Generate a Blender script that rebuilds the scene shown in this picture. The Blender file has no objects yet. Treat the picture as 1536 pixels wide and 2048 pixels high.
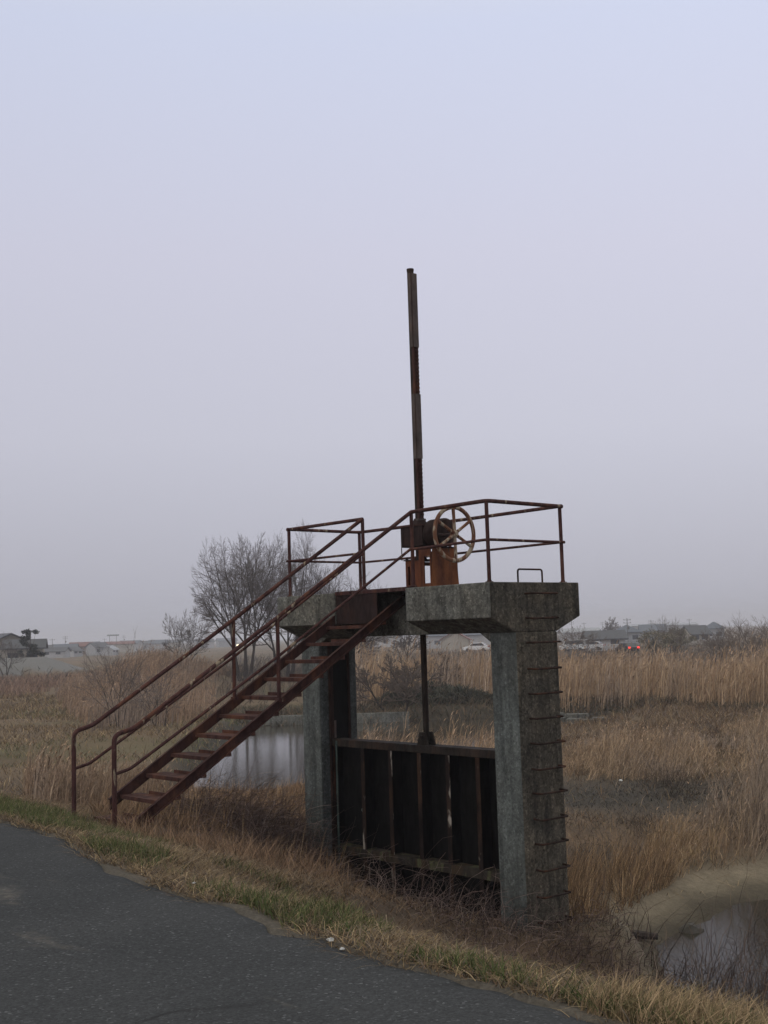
import bpy, bmesh, math, random
import numpy as np
from mathutils import Vector, Matrix, noise as mnoise

C = bpy.context.scene.collection
sc = bpy.context.scene
rng = np.random.default_rng(7)
random.seed(7)

# ------------------------------------------------------------------ frames
EYE = 1.55                       # camera above the road surface (road top is z = 0)
F_PX, PITCH, ROLL = 2451.0, 0.1000, 0.0303
TH = 0.7085                      # the gate is turned by this angle; the road runs parallel to it
SN, CS = math.sin(TH), math.cos(TH)
P0 = (1.228, 14.576, EYE + 0.5915)       # nearest top corner of the deck
LEN, DEP = 4.34, 1.61

def W(u, v, z):                  # gate frame (u along the deck, v across it, z from deck top) -> world
    return Vector((P0[0] - SN*u + CS*v, P0[1] + CS*u + SN*v, P0[2] + z))

def st(x, y):                    # world -> along the road, across the road
    return -SN*x + CS*y, CS*x + SN*y

def gp(px, py, z):               # the place on level z that was surveyed at this point of the view
    x, y = px - 768, py - 1024
    cr, sr = math.cos(ROLL), math.sin(ROLL)
    a, b = (x*cr - y*sr)/F_PX, -(x*sr + y*cr)/F_PX
    c, s = math.cos(PITCH), math.sin(PITCH)
    d = (a, c - s*b, s + c*b)
    k = (z - EYE)/d[2]
    return d[0]*k, d[1]*k

# ------------------------------------------------------------------ mesh helpers
class MB:
    def __init__(s): s.v, s.f = [], []
    def add(s, vs, fs):
        n = len(s.v); s.v += [tuple(p) for p in vs]; s.f += [tuple(i+n for i in q) for q in fs]
    def box(s, lo, hi):
        x0, y0, z0 = lo; x1, y1, z1 = hi
        s.add([(x0,y0,z0),(x1,y0,z0),(x1,y1,z0),(x0,y1,z0),(x0,y0,z1),(x1,y0,z1),(x1,y1,z1),(x0,y1,z1)],
              [(0,3,2,1),(4,5,6,7),(0,1,5,4),(1,2,6,5),(2,3,7,6),(3,0,4,7)])
    def prism(s, poly, axis, a, b):          # poly of 2-D points extruded along an axis
        def mk(p, t):
            if axis == 'x': return (t, p[0], p[1])
            if axis == 'y': return (p[0], t, p[1])
            return (p[0], p[1], t)
        n = len(poly)
        s.add([mk(p, a) for p in poly] + [mk(p, b) for p in poly],
              [tuple(range(n))[::-1], tuple(range(n, 2*n))] + [(i, (i+1) % n, n+(i+1) % n, n+i) for i in range(n)])
    def tube(s, pts, r, n=10, cap=True):
        pts = [Vector(p) for p in pts]
        rs = r if hasattr(r, '__len__') else [r]*len(pts)
        vs, fs = [], []
        t0 = (pts[1]-pts[0]).normalized()
        a = Vector((0,0,1)) if abs(t0.z) < .9 else Vector((1,0,0))
        nrm = t0.cross(a).normalized()
        for i, p in enumerate(pts):
            if i == 0: t = t0
            elif i == len(pts)-1: t = (pts[i]-pts[i-1]).normalized()
            else:
                t = ((pts[i]-pts[i-1]).normalized() + (pts[i+1]-pts[i]).normalized())
                t = t.normalized() if t.length > 1e-6 else t0
            nrm = (nrm - t*nrm.dot(t))
            nrm = nrm.normalized() if nrm.length > 1e-6 else t.orthogonal().normalized()
            b = t.cross(nrm)
            for k in range(n):
                q = 2*math.pi*k/n
                vs.append(p + (nrm*math.cos(q) + b*math.sin(q))*rs[i])
        for i in range(len(pts)-1):
            for k in range(n):
                k2 = (k+1) % n
                fs.append((i*n+k, i*n+k2, (i+1)*n+k2, (i+1)*n+k))
        if cap:
            fs.append(tuple(range(n))[::-1]); m = (len(pts)-1)*n
            fs.append(tuple(range(m, m+n)))
        s.add(vs, fs)
    def lathe(s, prof, axis_o, axis_d, n=24):  # prof: (distance along axis, radius)
        o = Vector(axis_o); d = Vector(axis_d).normalized(); a = d.orthogonal().normalized(); b = d.cross(a)
        vs, fs = [], []
        for (t, r) in prof:
            for k in range(n):
                q = 2*math.pi*k/n
                vs.append(o + d*t + (a*math.cos(q)+b*math.sin(q))*max(r, 1e-4))
        for i in range(len(prof)-1):
            for k in range(n):
                k2 = (k+1) % n
                fs.append((i*n+k, i*n+k2, (i+1)*n+k2, (i+1)*n+k))
        fs.append(tuple(range(n))[::-1]); m = (len(prof)-1)*n; fs.append(tuple(range(m, m+n)))
        s.add(vs, fs)
    def ring(s, c, d, R, r, n=56, m=10, squash=1.0):
        c = Vector(c); d = Vector(d).normalized(); a = d.orthogonal().normalized(); b = d.cross(a)
        vs, fs = [], []
        for i in range(n):
            q = 2*math.pi*i/n; e = a*math.cos(q)+b*math.sin(q)
            for j in range(m):
                w = 2*math.pi*j/m
                vs.append(c + e*(R + r*math.cos(w)) + d*(r*squash*math.sin(w)))
        for i in range(n):
            for j in range(m):
                fs.append((i*m+j, i*m+(j+1) % m, ((i+1) % n)*m+(j+1) % m, ((i+1) % n)*m+j))
        s.add(vs, fs)
    def build(s, name, mat, parent=None, bevel=0.0, smooth=False, segs=2):
        me = bpy.data.meshes.new(name)
        me.from_pydata(s.v, [], s.f); me.update()
        bm = bmesh.new(); bm.from_mesh(me)
        bmesh.ops.recalc_face_normals(bm, faces=bm.faces)
        if bevel > 0:
            es = [e for e in bm.edges if len(e.link_faces) == 2 and e.calc_face_angle(0) > .5]
            bmesh.ops.bevel(bm, geom=es, offset=bevel, segments=segs, profile=.6, affect='EDGES', clamp_overlap=True)
        if smooth:
            for f in bm.faces: f.smooth = True
            for e in bm.edges:
                if len(e.link_faces) == 2 and e.calc_face_angle(0) > .7: e.smooth = False
        bm.to_mesh(me); bm.free()
        me.materials.append(mat)
        o = bpy.data.objects.new(name, me); C.objects.link(o)
        if parent is not None: o.parent = parent
        return o

def fillet(pts, r=.06, n=5):
    pts = [Vector(p) for p in pts]; out = [pts[0]]
    for i in range(1, len(pts)-1):
        a, b, c = pts[i-1], pts[i], pts[i+1]
        d1, d2 = (a-b), (c-b); rr = min(r, d1.length*.45, d2.length*.45)
        p1, p2 = b + d1.normalized()*rr, b + d2.normalized()*rr
        for k in range(n+1):
            t = k/n
            out.append(p1*(1-t)**2 + b*2*t*(1-t) + p2*t*t)
    out.append(pts[-1]); return out

def tag(o, label, cat=None, group=None, kind=None):
    if label: o['label'] = label
    if cat: o['category'] = cat
    if group: o['group'] = group
    if kind: o['kind'] = kind
    return o

def thing(name, loc, rz=0.0, label=None, cat=None, group=None):
    o = bpy.data.objects.new(name, None); C.objects.link(o)
    o.location = loc; o.rotation_euler = (0, 0, rz); o.empty_display_size = .2
    return tag(o, label, cat, group)

def copy_tree(o, parent=None):
    c = o.copy(); C.objects.link(c)
    if parent is not None: c.parent = parent
    for ch in list(o.children): copy_tree(ch, c)
    return c

def fast_mesh(name, verts, quads, cols, mat, label=None, kind=None, cat=None):
    me = bpy.data.meshes.new(name)
    nv, nq = len(verts), len(quads)
    me.vertices.add(nv); me.vertices.foreach_set('co', np.ascontiguousarray(verts, dtype=np.float32).ravel())
    me.loops.add(nq*4); me.loops.foreach_set('vertex_index', np.ascontiguousarray(quads, dtype=np.int32).ravel())
    me.polygons.add(nq)
    me.polygons.foreach_set('loop_start', np.arange(0, nq*4, 4, dtype=np.int32))
    me.polygons.foreach_set('loop_total', np.full(nq, 4, dtype=np.int32))
    if cols is not None:
        at = me.color_attributes.new('Col', 'FLOAT_COLOR', 'POINT')
        c4 = np.ones((nv, 4), dtype=np.float32); c4[:, :3] = cols
        at.data.foreach_set('color', c4.ravel())
    me.update(calc_edges=True)
    me.materials.append(mat)
    o = bpy.data.objects.new(name, me); C.objects.link(o)
    return tag(o, label, cat, None, kind)

# ------------------------------------------------------------------ materials
def lin(r, g, b):
    return tuple(((c/255)/12.92 if c/255 < .04045 else ((c/255+.055)/1.055)**2.4) for c in (r, g, b))

class NT:
    def __init__(s, name):
        s.m = bpy.data.materials.new(name); s.m.use_nodes = True
        s.t = s.m.node_tree; s.b = s.t.nodes['Principled BSDF']
    def n(s, typ, **kw):
        nd = s.t.nodes.new(typ)
        for k, v in kw.items():
            if k in nd.inputs: nd.inputs[k].default_value = v
            else: setattr(nd, k, v)
        return nd
    def l(s, a, b): s.t.links.new(a, b)
    def coord(s, kind='Object', scale=(1,1,1)):
        if kind == 'Position':
            g = s.n('ShaderNodeNewGeometry'); out = g.outputs['Position']
        else:
            out = s.n('ShaderNodeTexCoord').outputs[kind]
        mp = s.n('ShaderNodeMapping'); mp.inputs['Scale'].default_value = scale
        s.l(out, mp.inputs['Vector']); return mp.outputs['Vector']
    def noise(s, vec, scale, detail=4, rough=.6, dist=0):
        nd = s.n('ShaderNodeTexNoise'); nd.inputs['Scale'].default_value = scale
        nd.inputs['Detail'].default_value = detail; nd.inputs['Roughness'].default_value = rough
        nd.inputs['Distortion'].default_value = dist
        if vec is not None: s.l(vec, nd.inputs['Vector'])
        return nd.outputs['Fac']
    def ramp(s, fac, stops):
        r = s.n('ShaderNodeValToRGB'); e = r.color_ramp.elements
        while len(e) < len(stops): e.new(.5)
        for el, (p, c) in zip(e, stops):
            el.position = p; el.color = (c, c, c, 1) if not hasattr(c, '__len__') else (*c[:3], 1)
        s.l(fac, r.inputs['Fac']); return r.outputs['Color']
    def mix(s, fac, a, b, mode='MIX'):
        m = s.n('ShaderNodeMix'); m.data_type = 'RGBA'; m.blend_type = mode
        for inp, val in ((m.inputs['Factor'], fac), (m.inputs['A'], a), (m.inputs['B'], b)):
            if inp.name == 'A' or inp.name == 'B':
                pass
        fi = m.inputs[0]; ai = m.inputs[6]; bi = m.inputs[7]
        for inp, val in ((fi, fac), (ai, a), (bi, b)):
            if isinstance(val, bpy.types.NodeSocket): s.l(val, inp)
            elif hasattr(val, '__len__'): inp.default_value = (*val[:3], 1)
            else: inp.default_value = val if inp is fi else (val, val, val, 1)
        return m.outputs[2]
    def bump(s, h, strength=.3, dist=.02):
        b = s.n('ShaderNodeBump'); b.inputs['Strength'].default_value = strength; b.inputs['Distance'].default_value = dist
        s.l(h, b.inputs['Height']); s.l(b.outputs['Normal'], s.b.inputs['Normal'])
    def col(s, c):
        if isinstance(c, bpy.types.NodeSocket): s.l(c, s.b.inputs['Base Color'])
        else: s.b.inputs['Base Color'].default_value = (*c[:3], 1)
    def rough(s, v, metal=0, spec=None):
        if isinstance(v, bpy.types.NodeSocket): s.l(v, s.b.inputs['Roughness'])
        else: s.b.inputs['Roughness'].default_value = v
        s.b.inputs['Metallic'].default_value = metal
        if spec is not None: s.b.inputs['Specular IOR Level'].default_value = spec

def rust_mat(name, base, orange, paint=None, amount=.5, paint_amt=.62, scale=1.0):
    m = NT(name); v = m.coord('Position'); vs = m.coord('Position', (1, 1, .35))
    n1 = m.noise(vs, 9*scale, 6, .7, .3); n2 = m.noise(v, 55*scale, 4, .7); n3 = m.noise(vs, 3.2*scale, 5, .65, .6)
    c = m.mix(m.ramp(n1, [(.38, 0), (.66, 1)]), base, tuple(x*.45 for x in base))
    c = m.mix(m.ramp(n3, [(1-amount-.12, 0), (1-amount+.1, 1)]), c, orange)
    if paint:
        n4 = m.noise(m.coord('Position', (1, 1, .2)), 7*scale, 4, .6, .3)
        c = m.mix(m.ramp(n4, [(paint_amt, 0), (paint_amt+.05, 1)]), c, paint)
    c = m.mix(m.ramp(n2, [(.3, .55), (.7, 1.15)]), c, c, 'MIX')
    c = m.mix(.6, c, m.ramp(n2, [(.25, .45), (.75, 1.0)]), 'MULTIPLY')
    m.col(c); m.rough(m.ramp(n1, [(.3, .65), (.7, .95)]), 0, .14); m.bump(n2, .5, .006)
    return m.m

def concrete_mat(name, base, dark, warm, streak=.6, speck=1.0):
    m = NT(name); v = m.coord('Position'); vs = m.coord('Position', (1, 1, .07))
    big = m.noise(v, 1.7, 5, .6, .4); st_ = m.noise(vs, 9, 5, .65, .2); fine = m.noise(v, 42, 3, .7)
    sp = m.n('ShaderNodeTexVoronoi'); sp.inputs['Scale'].default_value = 46; m.l(v, sp.inputs['Vector'])
    cell = sp.outputs['Color']
    hs = m.n('ShaderNodeSeparateColor'); m.l(cell, hs.inputs[0])
    c = m.mix(m.ramp(big, [(.35, 0), (.68, 1)]), base, warm)
    c = m.mix(m.ramp(st_, [(.42, 0), (.70, streak)]), c, dark)
    c = m.mix(.75*speck, c, m.ramp(hs.outputs[0], [(0, .35), (.25, .8), (.7, 1.0), (.93, 1.25), (1, 2.1)]), 'MULTIPLY')
    sp2 = m.n('ShaderNodeTexVoronoi'); sp2.inputs['Scale'].default_value = 27; m.l(v, sp2.inputs['Vector']); h2 = m.n('ShaderNodeSeparateColor'); m.l(sp2.outputs['Color'], h2.inputs[0])
    c = m.mix(.7*speck, c, m.ramp(h2.outputs[1], [(0, .40), (.18, .75), (.6, 1.0), (.88, 1.2), (1, 1.9)]), 'MULTIPLY')
    c = m.mix(.6, c, m.ramp(fine, [(.3, .6), (.7, 1.2)]), 'MULTIPLY')
    blot = m.noise(m.coord('Position', (1, 1, .45)), 4.5, 5, .7, .6)
    c = m.mix(.8, c, m.ramp(blot, [(.30, .38), (.50, .95), (.72, 1.25)]), 'MULTIPLY')
    pit = m.noise(v, 24, 2, .5)
    c = m.mix(m.ramp(pit, [(.70, 0), (.76, .75)]), c, (.012, .012, .012))
    m.col(c); m.rough(.92, 0, .25); m.bump(fine, .6, .012)
    return m.m

def veg_mat(name, spread=.25, trans=.0):
    m = NT(name)
    a = m.n('ShaderNodeVertexColor'); a.layer_name = 'Col'
    m.col(a.outputs['Color']); m.rough(.85, 0, .12)
    return m.m

def plain(name, c, r=.8, spec=.3, var=.25, scale=3, metal=0, emit=None):
    m = NT(name); v = m.coord('Position')
    n = m.noise(v, scale, 4, .6)
    m.col(m.mix(var, c, m.ramp(n, [(.25, tuple(x*.45 for x in c)), (.75, tuple(min(1, x*1.35) for x in c))]), 'MIX'))
    m.rough(r, metal, spec)
    if emit:
        m.b.inputs['Emission Color'].default_value = (*emit[0], 1); m.b.inputs['Emission Strength'].default_value = emit[1]
    return m.m

M = {}
M['rail'] = rust_mat('rail_rust', (.086, .038, .035), (.165, .068, .040), (.30, .24, .17), .36, .605, 1.4)
M['step'] = rust_mat('step_rust', (.075, .034, .028), (.13, .052, .03), None, .42)
M['stringer'] = rust_mat('stringer_rust', (.06, .026, .022), (.12, .048, .026), (.2, .17, .13), .38, .70)
M['pedestal'] = rust_mat('pedestal_rust', (.085, .034, .024), (.185, .062, .028), (.10, .085, .07), .50, .70, .9)
M['sideplate'] = rust_mat('side_plate_rust', (.13, .046, .025), (.26, .095, .038), (.09, .07, .055), .52, .70, .9)
M['gear'] = rust_mat('gear_rust', (.036, .020, .018), (.065, .028, .02), None, .35)
M['wheel'] = rust_mat('wheel_rust', (.16, .068, .045), (.24, .115, .065), (.42, .35, .26), .5, .53, 1.6)
M['rod'] = rust_mat('rod_steel', (.034, .027, .022), (.065, .038, .026), None, .42)
M['cover'] = rust_mat('cover_plate_steel', (.125, .098, .088), (.145, .10, .08), None, .4)
M['rung'] = rust_mat('rung_rust', (.035, .020, .015), (.09, .038, .02), None, .4)
M['gate'] = rust_mat('gate_shaded_black_steel', (.0042, .0036, .003), (.016, .010, .007), None, .28)  # near-black steel with the shade of the gate recess put into the colour
M['rib'] = rust_mat('rib_steel', (.026, .016, .013), (.080, .042, .024), (.42, .37, .31), .42, .57, .9)
M['gatebeam'] = rust_mat('gate_beam_steel', (.055, .045, .035), (.09, .055, .03), (.10, .10, .05), .4, .55)
M['guide'] = rust_mat('guide_rust', (.035, .018, .014), (.15, .055, .028), None, .35, .6)
M['trim'] = rust_mat('pale_edge_steel', (.07, .10, .09), (.045, .03, .022), (.16, .20, .18), .35, .5)
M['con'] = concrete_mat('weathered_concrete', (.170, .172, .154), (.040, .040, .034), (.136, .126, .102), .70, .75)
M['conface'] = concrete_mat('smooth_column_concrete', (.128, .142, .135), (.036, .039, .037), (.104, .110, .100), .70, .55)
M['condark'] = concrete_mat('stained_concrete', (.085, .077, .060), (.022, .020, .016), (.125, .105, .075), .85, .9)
M['veg'] = veg_mat('dry_vegetation')
M['bark'] = plain('bare_bark', (.060, .050, .045), .95, .1, .5, 6)
M['twig'] = plain('winter_twigs', (.125, .108, .102), .95, .1, .4, 8)
M['shrubtwig'] = plain('shrub_twigs', (.14, .11, .09), .95, .1, .4, 8)  # lightened, distance haze put into the twig colour

# ------------------------------------------------------------------ terrain
def vnoise(x, y, sc_, seed=0):
    x = np.asarray(x, float)*sc_ + seed*17.3; y = np.asarray(y, float)*sc_ - seed*9.1
    xi = np.floor(x).astype(np.int64); yi = np.floor(y).astype(np.int64)
    fx = x-xi; fy = y-yi; fx = fx*fx*(3-2*fx); fy = fy*fy*(3-2*fy)
    def h(a, b):
        n = (a*374761393 + b*668265263 + seed*1274126177) & 0x7fffffff
        n = ((n ^ (n >> 13))*1274126177) & 0x7fffffff
        return ((n ^ (n >> 16)) & 0xffff)/65535.0
    return (h(xi, yi)*(1-fx)+h(xi+1, yi)*fx)*(1-fy) + (h(xi, yi+1)*(1-fx)+h(xi+1, yi+1)*fx)*fy

def fbm(x, y, sc_, seed=0, o=4):
    t = 0; a = 1; tot = 0
    for k in range(o):
        t = t + a*vnoise(x, y, sc_*2**k, seed+k); tot += a; a *= .5
    return t/tot

def sstep(a, b, x):
    t = np.clip((x-a)/(b-a), 0, 1); return t*t*(3-2*t)

def sdist(poly, x, y):           # signed distance, negative inside
    x = np.asarray(x, float); y = np.asarray(y, float)
    d = np.full(x.shape, 1e9); ins = np.zeros(x.shape, bool); n = len(poly)
    for i in range(n):
        x0, y0 = poly[i]; x1, y1 = poly[(i+1) % n]; ex, ey = x1-x0, y1-y0
        t = np.clip(((x-x0)*ex+(y-y0)*ey)/(ex*ex+ey*ey), 0, 1)
        d = np.minimum(d, np.hypot(x-x0-t*ex, y-y0-t*ey))
        c = ((y0 > y) != (y1 > y))
        with np.errstate(divide='ignore', invalid='ignore'):
            xx = ex*(y-y0)/(ey if ey != 0 else 1e-9) + x0
        ins ^= (c & (x < xx))
    return np.where(ins, -d, d)

ZW = -2.95
POOL = [(-5.6, 36.2), (-3.6, 35.2), (-1.5, 36.5), (1, 44), (6, 54), (12, 60), (12, 66), (4, 65), (-7.1, 64.2), (-7.4, 57), (-6.6, 46), (-6.2, 40)]
DITCH = [gp(*p, ZW) for p in [(1300, 1915), (1335, 1880), (1400, 1838), (1470, 1808), (1536, 1790), (1800, 1740), (2300, 1700), (2600, 1900), (1900, 2150), (1560, 2070), (1440, 2010), (1330, 1965)]]
DITCH_BED = [gp(*p, -2.7) for p in [(1180, 1905), (1215, 1850), (1300, 1800), (1390, 1750), (1536, 1728), (1800, 1690), (2400, 1640), (2700, 1900), (1900, 2200), (1560, 2110), (1400, 2020), (1250, 1960)]]

EDGE_S = np.array([-60, 0, 3.2, 3.9, 4.6, 5.2, 5.5, 6.2, 6.5, 7.1, 7.8, 8.7, 9.5, 10.8, 14, 40, 90])
EDGE_T = np.array([3.85, 3.85, 3.88, 3.93, 3.90, 3.96, 3.88, 4.08, 4.0, 4.05, 4.12, 4.36, 4.55, 4.62, 4.7, 4.8, 4.8])
def road_edge(s):
    s = np.asarray(s, float)
    return np.interp(s, EDGE_S, EDGE_T) + .08*(fbm(s, s*0+3, 1.3, 5, 4)-.5) + .05*(vnoise(s, s*0, 6, 9)-.5)

def H(x, y):
    x = np.asarray(x, float); y = np.asarray(y, float)
    s, t = st(x, y); e = np.interp(s, EDGE_S, EDGE_T)
    right = 1 - sstep(10.0, 14.5, s)
    z66 = -.42 - .16*right
    zc = -1.42 - .55*right - .25*(1-sstep(5, 9, s))
    far = sstep(16, 30, s)
    z66 = z66*(1-far) + far*(-.75); zc = zc*(1-far) + far*(-2.2)
    d = t - e
    z = np.where(d < 0, -.03, np.where(t < 6.6, z66*np.clip(d/(6.6-e), 0, 1)**1.15, 0))
    k = np.clip((t-6.6)/4.2, 0, 1); z = np.where(t >= 6.6, z66 + (zc-z66)*k, z)
    k2 = sstep(11.4, 15.5, t); z = np.where(t > 11.4, zc + (-2.5-zc)*k2, z)
    rb = (1-sstep(8.3, 10.1, s))*sstep(-.2, .6, d); zb = np.where(d < .75, -.16*np.clip(d/.75, 0, 1), -.16 - 2.6*np.clip((d-.75)/4.7, 0, 1))
    z = z*(1-rb) + rb*np.minimum(z, zb)
    uu = s - 10.28; vv = t - 10.41
    z = z - .70*np.exp(-(np.clip(np.abs(uu-2.0)-1.1, 0, 9)/.6)**2)*np.exp(-(np.clip(np.abs(vv-.4)-.9, 0, 9)/.6)**2)
    off = sstep(0.0, 1.2, d)
    z = z + off*(.10*(fbm(x, y, .9, 1)-.5) + .05*(fbm(x, y, 3.5, 2)-.5))
    fp = sstep(13, 18, t)
    z = z + fp*(.55*(fbm(x, y, .16, 3)-.45))
    # the dark hummock across the pool
    z = z + .5*np.exp(-(((x-2.5)/3.2)**2+((y-70)/3.)**2))
    # pools
    dp = sdist(POOL, x, y); wob = .5*(fbm(x, y, .7, 8)-.5)
    kp = 1 - sstep(-.8, 1.4, dp + wob); z = z*(1-kp) + kp*(ZW-.35)
    near_d = (x > 0) & (x < 60) & (y < 60)
    db = np.where(near_d, sdist(DITCH_BED, x, y), 50); dd = np.where(near_d, sdist(DITCH, x, y), 50)
    thr = 12.2 - 2.6*(1-sstep(8.3, 10.2, s))
    kb = (1 - sstep(-.5, .9, db + wob))*sstep(0, 1, t - thr)
    slope = ZW + .03 + .13*np.clip(dd, 0, 2.5) + .10*(fbm(x, y, 1.6, 25)-.5)*sstep(.1, .8, dd)
    z = z*(1-kb) + kb*np.minimum(slope, -2.5)
    kd = 1 - sstep(-.7, .1, dd + .5*wob + .5*(fbm(x, y, 1.7, 26)-.5)); z = z - kb*kd*.25
    # far road embankment on the left, level with this road
    bank = sstep(0, 1, np.clip(((-34 - x)/4.0 if True else 0), 0, 1)*1.0)
    ridge = np.exp(-np.clip((np.abs(y-158-.35*(x+60))-4)/7.0, 0, 9)**2)*np.clip((-40.0-x)/6.0, 0, 1)
    z = np.where(y > 100, z + (np.minimum(.0, z*0) - z)*np.clip(ridge, 0, 1), z)
    # rolling reed hump on the left
    z = z + .9*np.exp(-(((x+15)/9.)**2+((y-105)/16.)**2))
    return z

def Hs(x, y): return float(H(np.array([x]), np.array([y]))[0])

def build_ground():
    ang = np.concatenate([np.radians(np.arange(-24, 24, .14)), np.radians(np.arange(24, 336, 4.0))])
    rr = [0.8]
    while rr[-1] < 2600: rr.append(rr[-1]*(1.013 if rr[-1] < 40 else 1.022 if rr[-1] < 250 else 1.06))
    rr = np.array(rr); na, nr = len(ang), len(rr)
    R, A = np.meshgrid(rr, ang, indexing='ij')
    x = R*np.sin(A); y = R*np.cos(A); z = H(x, y)
    v = np.stack([x.ravel(), y.ravel(), z.ravel()], 1)
    v = np.concatenate([v, [[0, 0, Hs(0, 0)]]])
    i, j = np.meshgrid(np.arange(nr-1), np.arange(na), indexing='ij'); j2 = (j+1) % na
    q = np.stack([i*na+j, i*na+j2, (i+1)*na+j2, (i+1)*na+j], -1).reshape(-1, 4)
    jj = np.arange(na); c0 = len(v)-1
    X, Y = v[:, 0], v[:, 1]; S, T = st(X, Y); D = T - np.interp(S, EDGE_S, EDGE_T)
    litter = np.array([.155, .105, .068]); soil = np.array([.085, .062, .045]); mud = np.array([.190, .158, .112]); dark = np.array([.05, .045, .036])
    green = np.array([.075, .085, .035]); field = np.array([.16, .115, .072]); gravel = np.array([.19, .185, .175])
    n = fbm(X, Y, .45, 21)[:, None]; col = soil + (litter-soil)*sstep(.35, .65, n)
    far = sstep(14, 18, T)[:, None]*sstep(20, 40, Y)[:, None]
    col = col*(1-far) + far*(field*(0.7+.6*fbm(X, Y, .25, 22)[:, None]))
    g = (sstep(.56, .70, fbm(X*.4, Y*1.5, .12, 23))*(X < -4))[:, None]; col = col*(1-g*.4) + g*.4*green
    kb = (1 - sstep(-.2, 1.0, np.where((X > 0) & (X < 60) & (Y < 60), sdist(DITCH_BED, X, Y), 50)))[:, None]
    wet = (1 - sstep(.0, 1.1, np.where((X > 0) & (X < 60) & (Y < 60), sdist(DITCH, X, Y), 50)))[:, None]
    col = col*(1-kb) + kb*(mud*(1.25-.78*wet)*(.6+.8*fbm(X, Y, 1.8, 24)[:, None]))
    kp = (1 - sstep(.2, 2.2, sdist(POOL, X, Y)))[:, None]; col = col*(1-kp) + kp*dark
    cx, cy = gp(1265, 1595, -2.5); bp = np.exp(-(((X-cx)/4.2)**2+((Y-cy)/4.0)**2)**2)[:, None]; col = col*(1-.8*bp) + .8*bp*np.array([.045, .042, .036])
    bank = ((Y > 120) & (X < -41) & (v[:, 2] > -1.9))[:, None]; col = np.where(bank, gravel, col)
    ef = (np.exp(-(D/.28)**2))[:, None]; col = col*(1-ef) + ef*np.array([.10, .088, .072])
    m = NT('ground_soil'); a = m.n('ShaderNodeVertexColor'); a.layer_name = 'Col'
    vv = m.coord('Position'); n1 = m.noise(vv, 9, 6, .75); n2 = m.noise(vv, 60, 3, .7)
    c = m.mix(.6, a.outputs['Color'], m.ramp(n1, [(.3, .5), (.7, 1.3)]), 'MULTIPLY')
    c = m.mix(.6, c, m.ramp(n2, [(.3, .5), (.7, 1.3)]), 'MULTIPLY')
    m.col(c); m.rough(.95, 0, .15); m.bump(n1, .4, .03)
    o = fast_mesh('ground', v, q, col, m.m, 'brown grassy slope and flood plain with dry litter and mud', 'structure')
    for p in o.data.polygons: p.use_smooth = True
    # centre fan
    return o
build_ground()

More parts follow.
